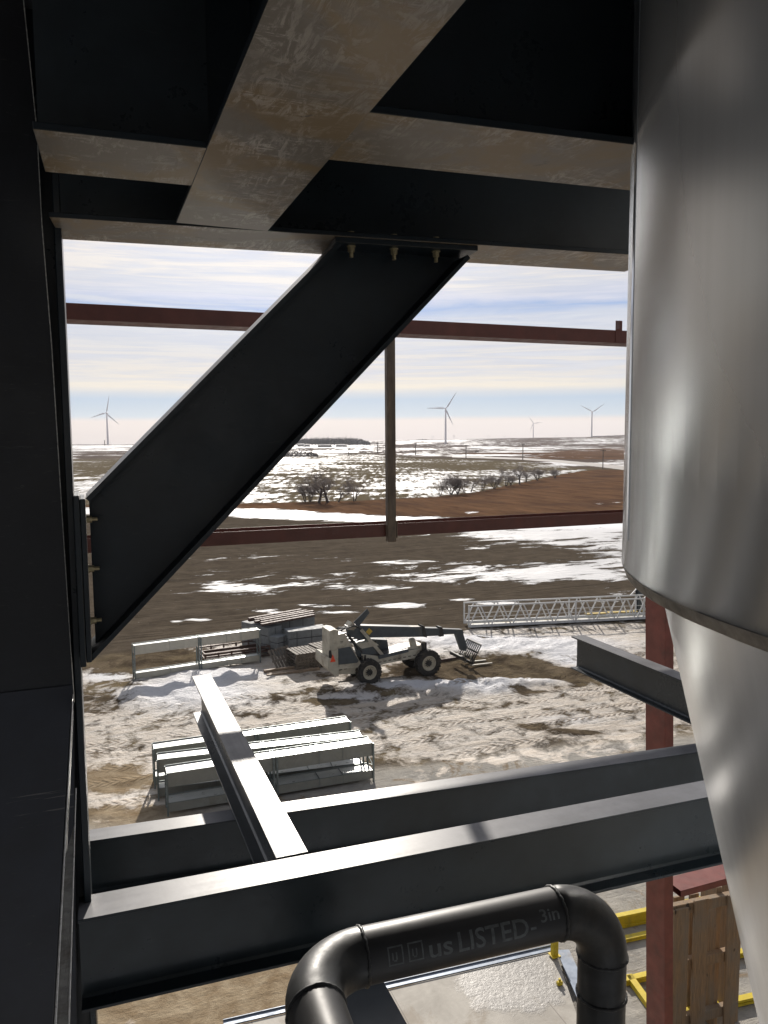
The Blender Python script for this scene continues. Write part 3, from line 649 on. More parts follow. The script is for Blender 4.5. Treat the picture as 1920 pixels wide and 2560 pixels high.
# ------------------------------------------------------------------ red girts, mullion and red column (wall line at Y = 7.4)
YW = 7.4
def channel(name, label, x0, x1, y0, z0, wdt, hgt, mat, cat, th=.006, slope=0.0, lip='up'):
    root = empty(name, (x0, y0, 12.5 + z0), label, cat); L = x1 - x0
    def sk(mb):
        mb.v = [V((p.x, p.y, p.z + slope * p.x)) for p in mb.v]; return mb
    mb = MB(); mb.box(0, L, 0, wdt, 0, th, 0); sk(mb).build('web', mat, root)
    for y in (0, wdt - th):
        mb = MB(); mb.box(0, L, y, y + th, th + .0003, hgt, 0, .001); sk(mb).build('flange', mat, root)
    return root
channel('red_girt', 'upper red brown girt crossing the sky, ending in a clip at the silo', -.9, 6.62, YW, 1.07, .29, .142, M_GIRT, 'girt', slope=.003)
mb = MB(); mb.box(5.70, 5.706, YW - .075, YW, 12.5 + 1.24, 12.5 + 1.33, 0); mb.box(5.70, 5.79, YW - .006, YW - .002, 12.5 + 1.10, 12.5 + 1.34, 0)
mb.build('girt_clip', M_GIRT, None, (5.70, YW, 12.5 + 1.1), 'small red clip plate standing up at the silo end of the upper girt', 'clip')
channel('red_girt', 'lower red brown girt crossing in front of the brown grass and ploughed field', -.9, 6.62, YW, -1.0, .29, .13, M_GIRT, 'girt', slope=.0005)
mb = MB(); mb.box(0, .092, 0, .07, -.02, 2.09, 0, .004); mb.box(.10, .11, .01, .06, .02, .2)
mb.box(.02, .06, -.004, .0, .3, .32)
tagm = mb.build('window_mullion', M_RUST, None, None, 'thin brown vertical post standing between the two red girts', 'post'); tagm.location = (2.862, YW - .075, 12.5 - 1.03)
mb = MB()
mb.box(0, .13, 0, .012, 0, 13.9, 0, .002); mb.box(0, .008, .0125, .3475, 0, 13.9); mb.box(0, .13, .348, .36, 0, 13.9, 0, .002)
mb.v = [V((p.x + .033 * (8.0 - p.z), p.y, p.z)) for p in mb.v]
rc = mb.build('red_column', M_RED, None, None, 'red primed steel column standing right of centre behind the beams', 'steel column'); rc.location = (6.60, YW - .003, 0)
rp0 = at_y(1686, 2231, YW + .02)
channel('red_sill_channel', 'red channel with a sunlit pink top joining the red column beside the silo cone', 6.90, 9.3, YW, rp0.z - 12.5 - .075, .31, .075, M_RED, 'girt')
mb = MB(); mb.box(0, 2.38, .004, .306, 0, .008); sc_ = mb.build('top_web', M_RED, [o for o in COL.objects if o.name.startswith('red_sill_channel')][0]); sc_.location = (0, 0, .076)

# ------------------------------------------------------------------ silo
SC = V((3.163, 1.008, 0)); SR = 1.854; SZ = 12.5 - .419
silo = empty('silo', (SC.x, SC.y, SZ), 'big galvanised silo cylinder with a steep stainless cone below, on the right', 'silo')
def lathe(prof, n_, sm_=True, mi=0, a0=0.0):
    mb = MB(); vs = []; fs = []
    for r, z in prof:
        vs += [V((r * cos(2 * pi * k / n_ + a0), r * sin(2 * pi * k / n_ + a0), z)) for k in range(n_)]
    for i in range(len(prof) - 1):
        for k in range(n_): fs.append((i * n_ + k, i * n_ + (k + 1) % n_, (i + 1) * n_ + (k + 1) % n_, (i + 1) * n_ + k))
    mb.add(vs, fs, mi, sm_); return mb
lathe([(SR, 3.5), (SR, 0), (SR - .004, 0)], 160).build('shell', M_SILO, silo)
r_ = random.Random(3)
mb = MB(); vs = []; fs = []; K = 160
for i, (r, z) in enumerate([(SR + .001, .001), (SR - .001, -.003), (SR - .012, -.034), (SR - .05, -.040), (SR - .09, -.03)]):
    for k in range(K):
        j = (r_.random() - .5) * (.005 if i in (1, 2) else 0)
        vs.append(V(((r + j) * cos(2 * pi * k / K), (r + j) * sin(2 * pi * k / K), z + j)))
for i in range(4):
    for k in range(K): fs.append((i * K + k, i * K + (k + 1) % K, (i + 1) * K + (k + 1) % K, (i + 1) * K + k))
mb.add(vs, fs, 0, True); mb.build('bottom_rim', M_RIM, silo)
CT = 1.742; prof = [(CT, -.027)] + [(CT - .238 * s_, -.027 - s_) for s_ in (1.0, 2.0, 3.2, 4.6)]
lathe(prof, 80, True).build('cone', M_CONE, silo)
th_ = atan2(2.007 - SC.y, 1.62 - SC.x)
def sur(a, z, r=SR): return V((r * cos(a), r * sin(a), z))
for a_, r0_, r1_ in ((th_ + .03, .10, 3.3),):
    mb = MB(); mb.prism([sur(a_, r0_, SR - .004), sur(a_, r0_, SR + .0035), sur(a_ + .012, r0_, SR + .0015), sur(a_ + .012, r0_, SR - .004)], EZ * (r1_ - r0_)); mb.build('lap_seam', M_SILO, silo)

# unseen roof and walls added behind and above the viewer to shape reflections
mb = MB(); mb.box(-9, 16, -9, 3.75, 14.32, 14.5); mb.build('unseen_ceiling', simple('unseen_deck_dark', (.15, .165, .20), .8, 0, .1, 1), kind='structure')
mb = MB(); mb.box(.4205, .567, 2.69, 2.705, 13.45, 14.2); mb.build('stub_plate', M_PAINT, bmBL).location = -bmBL.location
mb = MB(); mb.box(-9, 16, -9.2, -9.01, 0, 10.6); mb.build('unseen_wall_back', M_INT, kind='structure')
mb = MB(); mb.box(-9.2, -9.01, -9.2, 3.7, 0, 14.31); mb.build('unseen_wall_left', simple('unseen_wall_dark', (.06, .066, .08), .8, 0, .1, 1), kind='structure')

# ------------------------------------------------------------------ pipe
PR = .074
zr = 12.5 - 1.43
pa = at_z(905, 2390, zr); pb = at_z(1388, 2283, zr); RD = (pb - pa).normalized()
EB = .168
LX = pa - RD * EB                           # corner of the left elbow
RX = pb + RD * EB
pr = empty('steel_pipe', pa, 'black welded pipe with two elbows and grey stencilled lettering, lowest in the photo', 'pipe')
def elbow(c, d0, d1, R):
    """arc from direction d0 to d1 around corner c"""
    st_ = c - d0 * R; ce = st_ + d1 * R; pts = []
    for i in range(13):
        a = pi / 2 * i / 12; pts.append(ce - d1 * (R * cos(a)) + d0 * (R * sin(a)))
    return pts
ND = V((RD.y, -RD.x, 0))                     # towards the viewer
mb = MB(); mb.tube([pa - pa, pb - pa], PR, 40, cap=False); mb.build('straight_run', M_PIPE, pr)
el1 = elbow(LX, -ND, RD, EB); mb = MB(); mb.tube([p - pa for p in [el1[0]] + el1[1:-1] + [pa]] , PR * 1.03, 40, cap=False)
mb.build('elbow', M_ELBOW, pr)
el2 = elbow(RX, RD, -EZ, EB * 1.0); mb = MB(); mb.tube([pb - pa] + [p - pa for p in el2], PR * 1.03, 40, cap=False); mb.build('elbow', M_ELBOW, pr)
mb = MB(); mb.tube([el1[0] - pa, el1[0] + ND * .9 - pa], PR, 40); mb.build('leg', M_PIPE, pr)
mb = MB(); mb.tube([el2[-1] - pa, el2[-1] - EZ * 2.2 - pa], PR, 40); mb.build('leg', M_ELBOW, pr)
def weld(c, ax, R_):
    a1 = ax.orthogonal().normalized(); a2 = ax.cross(a1); rr = random.Random(5); mb = MB(); P = 72; ring = []
    for k in range(P):
        a = 2 * pi * k / P; ring.append(c + (a1 * cos(a) + a2 * sin(a)) * R_ + ax * (rr.random() - .5) * .003)
    ring.append(ring[0]); mb.tube(ring, [.0046 + rr.random() * .0022 for _ in ring], 7, cap=False); mb.build('weld_and_edge_bead', M_ELBOW, pr)
weld(pa - pa, RD, PR * 1.0); weld(pb - pa, RD, PR * 1.0); weld(el1[0] - pa, ND, PR); weld(el2[-1] - pa, EZ, PR)
weld(el2[-1] - EZ * .13 - pa, EZ, PR * .995)
# stencil lettering bent round the pipe
def bent_text(body, size, u0, ang0, width, name='lettering'):
    cu = bpy.data.curves.new(name, 'FONT'); cu.body = body; cu.size = size; cu.resolution_u = 3; cu.offset = size * .012
    tob = bpy.data.objects.new(name, cu); COL.objects.link(tob); dg = bpy.context.evaluated_depsgraph_get(); dg.update()
    tm = bpy.data.meshes.new_from_object(tob.evaluated_get(dg)); bpy.data.objects.remove(tob)
    bm = bmesh.new(); bm.from_mesh(tm)
    for cyc in range(3): bmesh.ops.subdivide_edges(bm, edges=[e for e in bm.edges if e.calc_length() > size * .12], cuts=1)
    bmesh.ops.triangulate(bm, faces=bm.faces)
    toE = ND; upv = EZ; x0_ = min(v_.co.x for v_ in bm.verts); sx = width / (max(v_.co.x for v_ in bm.verts) - x0_)
    for v_ in bm.verts:
        a = ang0 + v_.co.y / PR; u = u0 + (v_.co.x - x0_) * sx
        v_.co = RD * u + (toE * cos(a) + upv * sin(a)) * (PR + .0006)
    me_ = bpy.data.meshes.new(name); bm.to_mesh(me_); bm.free(); me_.materials.append(M_STENCIL)
    o = bpy.data.objects.new(name, me_); COL.objects.link(o); o.parent = pr; return o
RL = (pb - pa).length
def ufor(px, py): p = at_wall(px, py, pa, RD, -PR * .7 if False else 0.0); return (p - pa).dot(RD)
u_us, u_L, u_3 = RL * .285, RL * .44, RL * .86
bent_text('us', .070, RL * .285, .06, RL * .115)
bent_text('LISTED', .072, RL * .43, .04, RL * .36)
bent_text('-', .06, RL * .80, .10, RL * .03)
bent_text('3in', .048, RL * .86, .42, RL * .10)
for k_, u in enumerate((RL * .09, RL * .185)):
    mb = MB()
    w_, h_ = .044, .048
    for (x0, x1, y0, y1) in ((0, w_, 0, .004), (0, w_, h_ - .004, h_), (0, .004, .0045, h_ - .0045), (w_ - .004, w_, .0045, h_ - .0045), (.011, .015, .014, .032), (.015, .024, .010, .014), (.022, .026, .014, .032)):
        nseg = 5
        for i in range(nseg):
            ya = y0 + (y1 - y0) * i / nseg; yb = y0 + (y1 - y0) * (i + 1) / nseg
            P_ = lambda uu, yy: RD * (u + uu) + (ND * cos(.08 + yy / PR) + EZ * sin(.08 + yy / PR)) * (PR + .0006)
            mb.add([P_(x0, ya), P_(x1, ya), P_(x1, yb), P_(x0, yb)], [(0, 1, 2, 3)])
    mb.build('stamp_mark', M_STENCIL, pr)

# ------------------------------------------------------------------ galvanised conveyor frames
def conveyor(P, ang, L, Hh, wd, label, lattice=True, sidem=None):
    r = empty('conveyor_frame', P, label, 'conveyor frame', 'galvanised conveyor frames lying in the yard', ang)
    def trough(z0, z1, nm):
        t_ = .012; mb = MB()
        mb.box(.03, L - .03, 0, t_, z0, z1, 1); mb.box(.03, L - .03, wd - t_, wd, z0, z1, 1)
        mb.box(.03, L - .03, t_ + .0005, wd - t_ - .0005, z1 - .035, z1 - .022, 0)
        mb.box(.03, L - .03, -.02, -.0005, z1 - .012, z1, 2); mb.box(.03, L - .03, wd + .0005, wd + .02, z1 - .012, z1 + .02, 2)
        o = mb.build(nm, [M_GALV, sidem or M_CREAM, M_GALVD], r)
        for u in (L * .27, L * .5 - .05, L * .5 + .05, L * .72, L * .84):
            mb = MB(); wq = .014 if abs(u - L * .5) < .1 else .006
            mb.box(u - wq, u + wq, -.03, wd + .03, z1 - .020, z1 + .012); mb.box(u - wq, u + wq, -.03, -.021, z0, z1 - .0205)
            mb.build('joint_strip', M_GALVD, o)
    trough(Hh - .50, Hh, 'upper_trough'); trough(.12, .44, 'lower_trough')
    for u in (0, L * .5 - .06, L * .5 + .06, L - .04):
        for y in (-.035, wd):
            mb = MB(); mb.box(u, u + .06, y - (.025 if y < 0 else 0), y + .035 + (.025 if y > 0 else 0), 0, Hh - .02); mb.build('leg', M_GALVD, r)
    if lattice:
        for u in (.02, L - .02):
            mb = MB(); zz = np.linspace(.1, Hh - .5, 6)
            for i in range(5):
                a_, b2 = (0, wd) if i % 2 else (wd, 0)
                mb.bar((u, a_, zz[i]), (u, b2, zz[i + 1]), .03, .008)
            for y in (0, wd): mb.bar((u, y, .1), (u, y, Hh - .4), .01, .05)
            mb.build('end_brace', M_GALVD, r)
    return r
def gp(x, y): p = at_z(x, y, 0); return p
def rack(pl, pr_, top, wd, label, sidem=None):
    a_ = gp(*pl); b2 = gp(*pr_); L = (b2 - a_).length; ang = atan2((b2 - a_).y, (b2 - a_).x)
    p = at_wall(*top, a_, (b2 - a_).normalized()); conveyor(a_, ang, L, p.z, wd, label, True, sidem); return p.z
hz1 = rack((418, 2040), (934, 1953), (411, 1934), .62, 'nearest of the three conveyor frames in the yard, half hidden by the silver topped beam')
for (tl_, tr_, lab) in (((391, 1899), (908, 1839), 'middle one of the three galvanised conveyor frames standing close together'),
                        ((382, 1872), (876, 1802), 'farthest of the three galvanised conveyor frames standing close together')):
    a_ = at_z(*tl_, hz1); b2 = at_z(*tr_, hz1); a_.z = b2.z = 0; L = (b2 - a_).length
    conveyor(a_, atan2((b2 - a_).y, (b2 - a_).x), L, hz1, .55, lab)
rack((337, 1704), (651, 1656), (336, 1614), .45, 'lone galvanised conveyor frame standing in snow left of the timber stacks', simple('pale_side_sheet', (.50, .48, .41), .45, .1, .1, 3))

# ------------------------------------------------------------------ aluminium lattice walkway
wa = gp(1172, 1572); wbp = gp(1640, 1549); wdir = (wbp - wa).normalized(); wL = (wbp - wa).length
hW = at_wall(1172, 1514, wa, wdir).z
wk = empty('lattice_walkway', wa, 'long silver lattice walkway truss lying along the field edge on the right', 'walkway', rz=atan2(wdir.y, wdir.x))
WW = 1.15
for y in (0, WW):
    mb = MB(); mb.box(0, wL, y - .04, y + .04, hW - .09, hW, 0, .01); mb.build('top_rail', M_ALU, wk)
    mb = MB(); mb.box(0, wL, y - .05, y + .05, .10, .27); mb.box(0, wL, y - .09, y - .05, .10, .12); mb.build('bottom_rail', M_ALU, wk)
    nb = 9
    for i in range(nb):
        mb = MB(); u0 = wL * i / nb; um = wL * (i + .5) / nb; u1_ = wL * (i + 1) / nb
        mb.bar((u0 + .1, y, .27), (um - .08, y, hW - .09),   .075, .075); mb.bar((um + .08, y, hW - .09), (u1_ - .1, y, .27), .075, .075); mb.build('lattice_bar', M_ALU, wk)
    mb = MB()
    mb.bar((0, y, .9 * hW * .55), (wL, y, .9 * hW * .55), .02, .025); mb.build('mid_rail', M_ALU, wk)
    for u in (0, wL * .56, wL * .93):
        mb = MB(); mb.box(u - .045, u + .045, y - .045, y + .045, .1, hW); mb.build('post', M_ALU, wk)
mb = MB(); mb.box(.1, wL, .06, WW - .06, .10, .14); mb.build('deck', simple('snowy_deck', (.55, .53, .48), .7, .1, .2, 1.5, dirt=(.45, .32, .05), dirt_amt=.42), wk)
for y, ua_ in ((0, wL * .93), (WW, wL * .90)):
    mb = MB(); mb.bar((ua_, y, hW - .05), (ua_ + .95, y, hW + .95), .07, .07); mb.build('raised_rail', M_ALU, wk)
pp = gp(1596, 1533); ph = at_wall(1596, 1440, pp, V((1, 0, 0))).z
mb = MB(); mb.box(-.17, .17, -.17, -.14, 0, ph, 0, .004); mb.box(-.17, .17, .14, .17, 0, ph, 0, .004); mb.box(-.015, .015, -.1395, .1395, 0, ph); mb.box(-.25, .25, -.25, .25, 0, .03)
o = mb.build('slate_post', M_TGREY, None, None, 'slate grey steel post standing behind the lattice walkway', 'post'); o.location = pp
mb = MB(); ya = gp(1478, 1552)
for i, (u, ww) in enumerate(((0, 1.5), (1.7, 2.2), (4.2, 1.4))):
    mb.box(u, u + ww, .1 * i, .35 + .1 * i, .30, .36, 0, .01)
o = mb.build('yellow_boards', simple('ochre_board', (.50, .37, .10), .6, 0, .25, 3), None, None, 'ochre yellow boards lying on the deck of the lattice walkway', 'boards')
o.location = (ya.x, ya.y + .55, 0); o.rotation_euler = (0, 0, atan2(wdir.y, wdir.x))

# ------------------------------------------------------------------ telehandler
w1 = gp(926, 1713); w2 = gp(1074, 1691); td = (w2 - w1).normalized(); tn = V((-td.y, td.x, 0))
tele = empty('telehandler', w1, 'ivory and slate telehandler with its boom lowered over a grapple fork', 'telehandler', rz=atan2(td.y, td.x))
def sp_(x, y, off=0.0):
    p = at_wall(x, y, w1, td, off); q = p - w1; return (q.dot(td), q.z)
def side(poly, off, th, name, mat, par=None, at=None):
    """polygon traced in side view at lateral offset 'off', thickness th"""
    mb = MB(); pts = [sp_(x, y, off) for x, y in poly]
    mb.prism([V((u, off, z)) for u, z in pts], V((0, th, 0))); return mb.build(name, mat, par or tele)
WB = (w2 - w1).length
R1 = sp_(926, 1650)[1] / 2; R2 = sp_(1074, 1626)[1] / 2
TWD = .42; TRK = 2.15
def wheel(u, y, R, flip, lab=None):
    wp = bpy.data.objects.new('wheel', None); COL.objects.link(wp); wp.parent = tele; wp.location = (u, y, R * .985)
    mb = MB(); prof = [(R * .56, -.17), (R * .62, -.20), (R * .86, -.215), (R * .955, -.19), (R * .955, .19), (R * .86, .215), (R * .62, .20), (R * .56, .17)]
    n_ = 40; vs = []; fs = []
    for r, yy in prof: vs += [V((r * cos(2 * pi * k / n_), yy, r * sin(2 * pi * k / n_))) for k in range(n_)]
    for i in range(len(prof) - 1):
        for k in range(n_): fs.append((i * n_ + k, i * n_ + (k + 1) % n_, (i + 1) * n_ + (k + 1) % n_, (i + 1) * n_ + k))
    mb.add(vs, fs, 0, True)
    for k in range(22):
        for s_ in (-1, 1):
            a = 2 * pi * (k + (.5 if s_ > 0 else 0)) / 22
            rad = V((cos(a), 0, sin(a))); tan_ = V((-sin(a), 0, cos(a)))
            mb.frame(rad * (R * .968) + V((0, s_ * .10, 0)), (tan_ * .8 + V((0, s_ * .55, 0))).normalized(), (V((0, 1, 0)) - tan_ * (s_ * .6)).normalized(), rad, .05, .13, R * .035)
            mb.frame(rad * (R * .92) + V((0, s_ * .212, 0)), tan_, V((0, 1, 0)), rad, .045, .018, R * .06)
    mb.build('tyre', M_TYRE, wp)
    mb = MB(); s_ = -1
    prof = [(R * .57, -.16), (R * .57, -.19), (R * .50, -.185), (R * .47, -.10), (R * .30, -.07), (R * .27, -.09), (.001, -.09)]
    vs = []; fs = []
    for r, yy in prof: vs += [V((r * cos(2 * pi * k / 32), yy * flip, r * sin(2 * pi * k / 32))) for k in range(32)]
    for i in range(len(prof) - 1):
        for k in range(32): fs.append((i * 32 + k, i * 32 + (k + 1) % 32, (i + 1) * 32 + (k + 1) % 32, (i + 1) * 32 + k))
    mb.add(vs, fs, 0, True); rim = mb.build('rim', M_RIMW, wp)
    mb = MB(); mb.tube([V((0, -.085 * flip, 0)), V((0, -.20 * flip, 0))], R * .20, 16)
    for k in range(10): a = 2 * pi * k / 10; mb.tube([V((R * .25 * cos(a), -.08 * flip, R * .25 * sin(a))), V((R * .25 * cos(a), -.13 * flip, R * .25 * sin(a)))], .028, 6)
    mb.build('hub', M_DARK, wp)
for u, R in ((0, R1), (WB, R2)):
    wheel(u, .22, R, 1); wheel(u, TRK - .22, R, -1)
mb = MB()
for u, R in ((0, R1), (WB, R2)): mb.tube([V((u, .35, R)), V((u, TRK - .35, R))], .11, 10); mb.tube([V((u, TRK / 2 - .2, R)), V((u, TRK / 2 + .2, R))], .24, 12)
mb.build('axle', M_DARK, tele)
# chassis
side([(845, 1672), (905, 1664), (905, 1636), (950, 1641), (1050, 1622), (1056, 1605), (1064, 1605), (1064, 1632), (1048, 1643), (955, 1661), (905, 1682), (905, 1684), (845, 1686)], .40, .10, 'chassis_rail', M_TELE)
side([(845, 1672), (905, 1664), (905, 1636), (950, 1641), (1050, 1622), (1056, 1605), (1064, 1605), (1064, 1632), (1048, 1643), (955, 1661), (905, 1682), (905, 1684), (845, 1686)], 1.62, .10, 'chassis_rail', M_TELE)
uA, zA = sp_(955, 1655, .5); uB, zB = sp_(1060, 1630, .5)
mb = MB(); mb.box(uA - .6, uB - .1, .52, 1.6, zB - .12, zB + .22); mb.build('belly', M_DARK, tele)
mb = MB()
for k in range(17):
    t_ = k / 16; u, z = sp_(848 + (1045 - 848) * t_, 1675 + (1636 - 1675) * t_, .40); mb.box(u, u + .16, .385, .399, z - .02, z + .02)
mb.build('reflective_dashes', M_DARK, tele)
# rear counterweight and engine housing
side([(820, 1652), (822, 1645), (845, 1650), (847, 1690), (838, 1690), (820, 1672)], .15, 1.9, 'counterweight', M_TELE)
side([(824, 1578), (834, 1574), (846, 1576), (848, 1650), (824, 1646)], .22, 1.1, 'rear_post', M_TELE)
side([(840, 1588), (862, 1583), (903, 1660), (903, 1668), (842, 1674)], .20, .06, 'side_frame', M_TELE)
side([(846, 1622), (876, 1617), (897, 1652), (893, 1657), (847, 1662)], .165, .033, 'side_panel', M_TGREY)
side([(850, 1590), (864, 1587), (900, 1660), (850, 1668)], .265, 1.2, 'engine_housing', M_TGREY)
side([(850, 1604), (858, 1603), (858, 1604.4), (850, 1605.4)], .195, .004, 'lettering', M_DARK)
side([(851, 1607), (857, 1606.2), (857, 1607.4), (851, 1608.2)], .195, .004, 'lettering', M_DARK)
side([(822, 1626), (828, 1626), (830, 1640), (826, 1652), (822, 1650)], .20, .018, 'tail_light', M_DARK)
u0, z0 = sp_(827, 1656, .12); u1_, z1_ = sp_(838, 1656, .12); zt_ = sp_(832, 1636, .12)[1]
mb = MB(); mb.prism([V((u0 - .02, .14, z0)), V((u1_ + .03, .14, z0)), V(((u0 + u1_) / 2, .14, zt_))], V((0, .008, 0))); mb.build('warning_triangle', M_ORANGE, tele)
# deck boxes and cab on the far side
side([(890, 1612), (930, 1604), (946, 1614), (946, 1640), (900, 1644)], .55, .45, 'tank', M_TGREY)
side([(890, 1611), (932, 1602), (948, 1613), (905, 1622)], .52, .5, 'deck_cover', M_TELE)
side([(975, 1632), (1020, 1618), (1058, 1612), (1060, 1630), (975, 1645)], .55, .9, 'front_deck', M_TELE)
side([(1027, 1600), (1038, 1597), (1043, 1618), (1032, 1622)], .60, .3, 'lamp_box', M_TELE)
side([(945, 1640), (1020, 1622), (1022, 1630), (948, 1648)], .33, .06, 'step_tube', M_TGREY)
side([(905, 1596), (968, 1600), (975, 1638), (910, 1645)], 1.25, .75, 'operator_cab', M_TGREY)
side([(915, 1600), (940, 1602), (942, 1620), (918, 1620)], 1.235, .014, 'cab_window', M_GLASS)
# boom: three telescoping boxes
side([(868, 1566), (900, 1564), (1060, 1568), (1062, 1592), (925, 1594), (905, 1600), (875, 1592)], .70, .42, 'boom', M_TGREY)
side([(1056, 1570), (1106, 1571), (1106, 1589), (1056, 1591)], .74, .34, 'boom_extension', M_TGREY)
side([(1100, 1572), (1156, 1574), (1160, 1583), (1100, 1587)], .77, .28, 'boom_extension', M_TGREY)
side([(1016, 1567), (1056, 1567), (1056, 1570), (1016, 1569)], .72, .36, 'wear_pad', M_TELE)
side([(1054, 1563), (1062, 1566), (1068, 1594), (1058, 1592)], .68, .44, 'boom_collar', M_DARK)
side([(1098, 1567), (1106, 1568), (1110, 1590), (1100, 1592)], .72, .38, 'boom_collar', M_DARK)
side([(1140, 1575), (1156, 1576), (1168, 1618), (1166, 1628), (1154, 1626), (1140, 1586)], .78, .26, 'boom_head', M_TGREY)
side([(868, 1574), (880, 1556), (895, 1566), (884, 1576)], .60, .6, 'boom_pivot', M_TELE)
side([(884, 1556), (918, 1522), (924, 1532), (896, 1568)], .85, .05, 'stored_ramp', M_TGREY)
mb = MB()
def sv(x, y, off): u, z = sp_(x, y, off); return V((u, off, z))
mb.bar(sv(903, 1574, .60), sv(958, 1640, .45), .06, .17); mb.build('boom_strut', M_TELE, tele)
mb = MB(); mb.bar(sv(903, 1572, 1.25), sv(950, 1636, 1.3), .06, .15); mb.build('boom_strut', M_TELE, tele)
mb = MB(); mb.tube([sv(868, 1585, .55), sv(896, 1622, .55)], .07, 10); mb.tube([sv(885, 1604, .55), sv(905, 1630, .55)], .045, 10); mb.build('lift_cylinder', M_DARK, tele)
mb = MB()
for k in range(4):
    o_f = .35 + .05 * k; mb.tube([sv(840, 1600 - 3 * k, o_f), sv(838, 1585 - 4 * k, o_f), sv(846, 1574 - 2 * k, o_f), sv(862, 1570 - k, o_f)], .022, 6)
mb.tube([sv(845, 1578, .3), sv(885, 1565, .5), sv(900, 1570, .6)], .035, 6)
mb.build('hydraulic_hose', M_DARK, tele)
mb = MB(); u, z = sp_(923, 1579, .69); s_ = .19
mb.prism([V((u - s_, .69, z)), V((u, .69, z - s_)), V((u + s_, .69, z)), V((u, .69, z + s_))], V((0, .008, 0))); mb.build('diamond_sign', simple('ochre_sign', (.55, .38, .06), .5, 0, .1), tele)
mb = MB(); mb.tube([sv(905, 1640, .36), sv(905, 1662, .36)], .05, 8); mb.tube([sv(913, 1638, .36), sv(913, 1660, .36)], .05, 8)
mb.bar(sv(1056, 1608, .38), sv(1058, 1632, .38), .1, .12); mb.bar(sv(1064, 1606, .38), sv(1064, 1630, .38), .08, .1); mb.build('steering_knuckle', M_DARK, tele)
# grapple fork
def fork(off0, off1):
    mb = MB()
    for k in range(8):
        t_ = k / 7; o_f = off0 + (off1 - off0) * t_
        mb.bar(sv(1170, 1601, off0) + V((0, 0, 0)) + V((0, o_f - off0, 0)), sv(1140, 1636, off0) + V((0, o_f - off0, 0)), .03, .05)
    return mb
fk = MB()
O0, O1 = .25, 1.75
c00, c10 = sv(1184, 1650, O0), sv(1203, 1613, O0); c01, c11 = c00 + V((0, O1 - O0, 0)), c10 + V((0, O1 - O0, 0))
for k in range(9):
    q = V((0, (O1 - O0) * k / 8, 0)); fk.bar(c00 + q, c10 + q, .035, .06)
for a_ in (0, .5, 1.0): fk.bar(c00 + (c10 - c00) * a_, c01 + (c10 - c00) * a_, .07, .07)
fk.bar(c00, sv(1182, 1659, O0), .08, .12); fk.bar(c01, sv(1182, 1659, O0) + V((0, O1 - O0, 0)), .08, .12)
fk.bar(sv(1182, 1659, O0), sv(1182, 1659, O0) + V((0, O1 - O0, 0)), .1, .12)
fk.bar(sv(1160, 1648, O0), sv(1160, 1648, O0) + V((0, O1 - O0, 0)), .1, .18)
fk.build('grapple_rack', M_DARK, tele)
mb = MB(); g0 = sv(1180, 1656, .4)
for q in (.1, .75): mb.bar(V((g0.x, .4 + q, .10)), V((g0.x + 1.35, .4 + q, .06)), .12, .05); mb.bar(V((g0.x, .4 + q, .08)), V((g0.x, .4 + q, g0.z + .4)), .12, .06)
mb.build('fork_tine', M_TELE, tele)

# ------------------------------------------------------------------ stacks beside the telehandler
def yaw_box(name, mats, px0, py0, px1, hgt, dep, label, cat, group=None, fn=None, z0=0.0):
    a_ = gp(px0, py0) if not isinstance(py0, tuple) else gp(px0, py0[0]); b2 = gp(px1, py0 - (px1 - px0) * .14) if not isinstance(py0, tuple) else gp(px1, py0[1])
    dr = (b2 - a_).normalized(); L = (b2 - a_).length; mb = fn(L, dep, hgt)
    o = mb.build(name, mats, None, None, label, cat, group); o.location = a_ + V((0, 0, z0)); o.rotation_euler = (0, 0, atan2(dr.y, dr.x)); return o
def blockstack(L, dpt, h):
    mb = MB(); nn_ = 3
    for i in range(nn_):
        mb.box(0, L, 0, dpt, h * i / nn_ + .02, h * (i + 1) / nn_ - .02, 0, .02)
    for i in range(1, nn_): mb.box(.05, L - .05, .05, dpt - .05, h * i / nn_ - .0195, h * i / nn_ + .0195, 1)
    for u in np.arange(.5, L, .9): mb.box(u, u + .03, -.008, -.0005, .05, h - .05, 1)
    return mb
def pallets(L, dpt, h):
    mb = MB(); n_ = max(3, int(h / .145)); rr = random.Random(int(L * 100))
    for i in range(n_):
        z = h * i / n_; dz = h / n_; j = (rr.random() - .5) * .06
        for y in (0, dpt / 2 - .05, dpt - .1): mb.box(j, L + j, y, y + .1, z + .002, z + dz * .62)
        k = int(L / .2)
        for q in range(k): mb.box(j + L * q / k + .02, j + L * (q + 1) / k - .03, -.01, dpt + .01, z + dz * .63, z + dz * .97)
    return mb
yaw_box('block_stack', [M_CONC, M_DARK], 672, (1637, 1628), 706, 1.60, 2.6, 'tall grey stack behind the others, topped by brown beams, left of the telehandler', 'stack', fn=blockstack)
yaw_box('block_stack', [M_CONC, M_DARK], 706, (1622, 1608), 788, 1.75, 1.2, 'long grey stack farthest back under the brown timber beams', 'stack', fn=blockstack)
yaw_box('grey_block', [M_CONC, M_DARK], 694, (1642, 1634), 722, 1.15, .9, 'small pale grey two tier block beside the leaning pallet', 'block', fn=blockstack)
yaw_box('grey_block', [M_CONC, M_DARK], 722, (1640, 1628), 820, 1.45, 1.0, 'broad slate grey box with a flat top directly behind the pallet stacks', 'block', fn=blockstack)
yaw_box('pallet_stack', [M_WOODG], 740, (1681, 1671), 802, .98, 1.5, 'weathered pallet stack between the leaning pallet and the telehandler', 'pallets', fn=pallets)
yaw_box('pallet_stack', [M_WOODG], 803, (1670, 1663), 840, 1.05, 1.5, 'weathered pallet stack partly hidden behind the rear of the telehandler', 'pallets', fn=pallets)
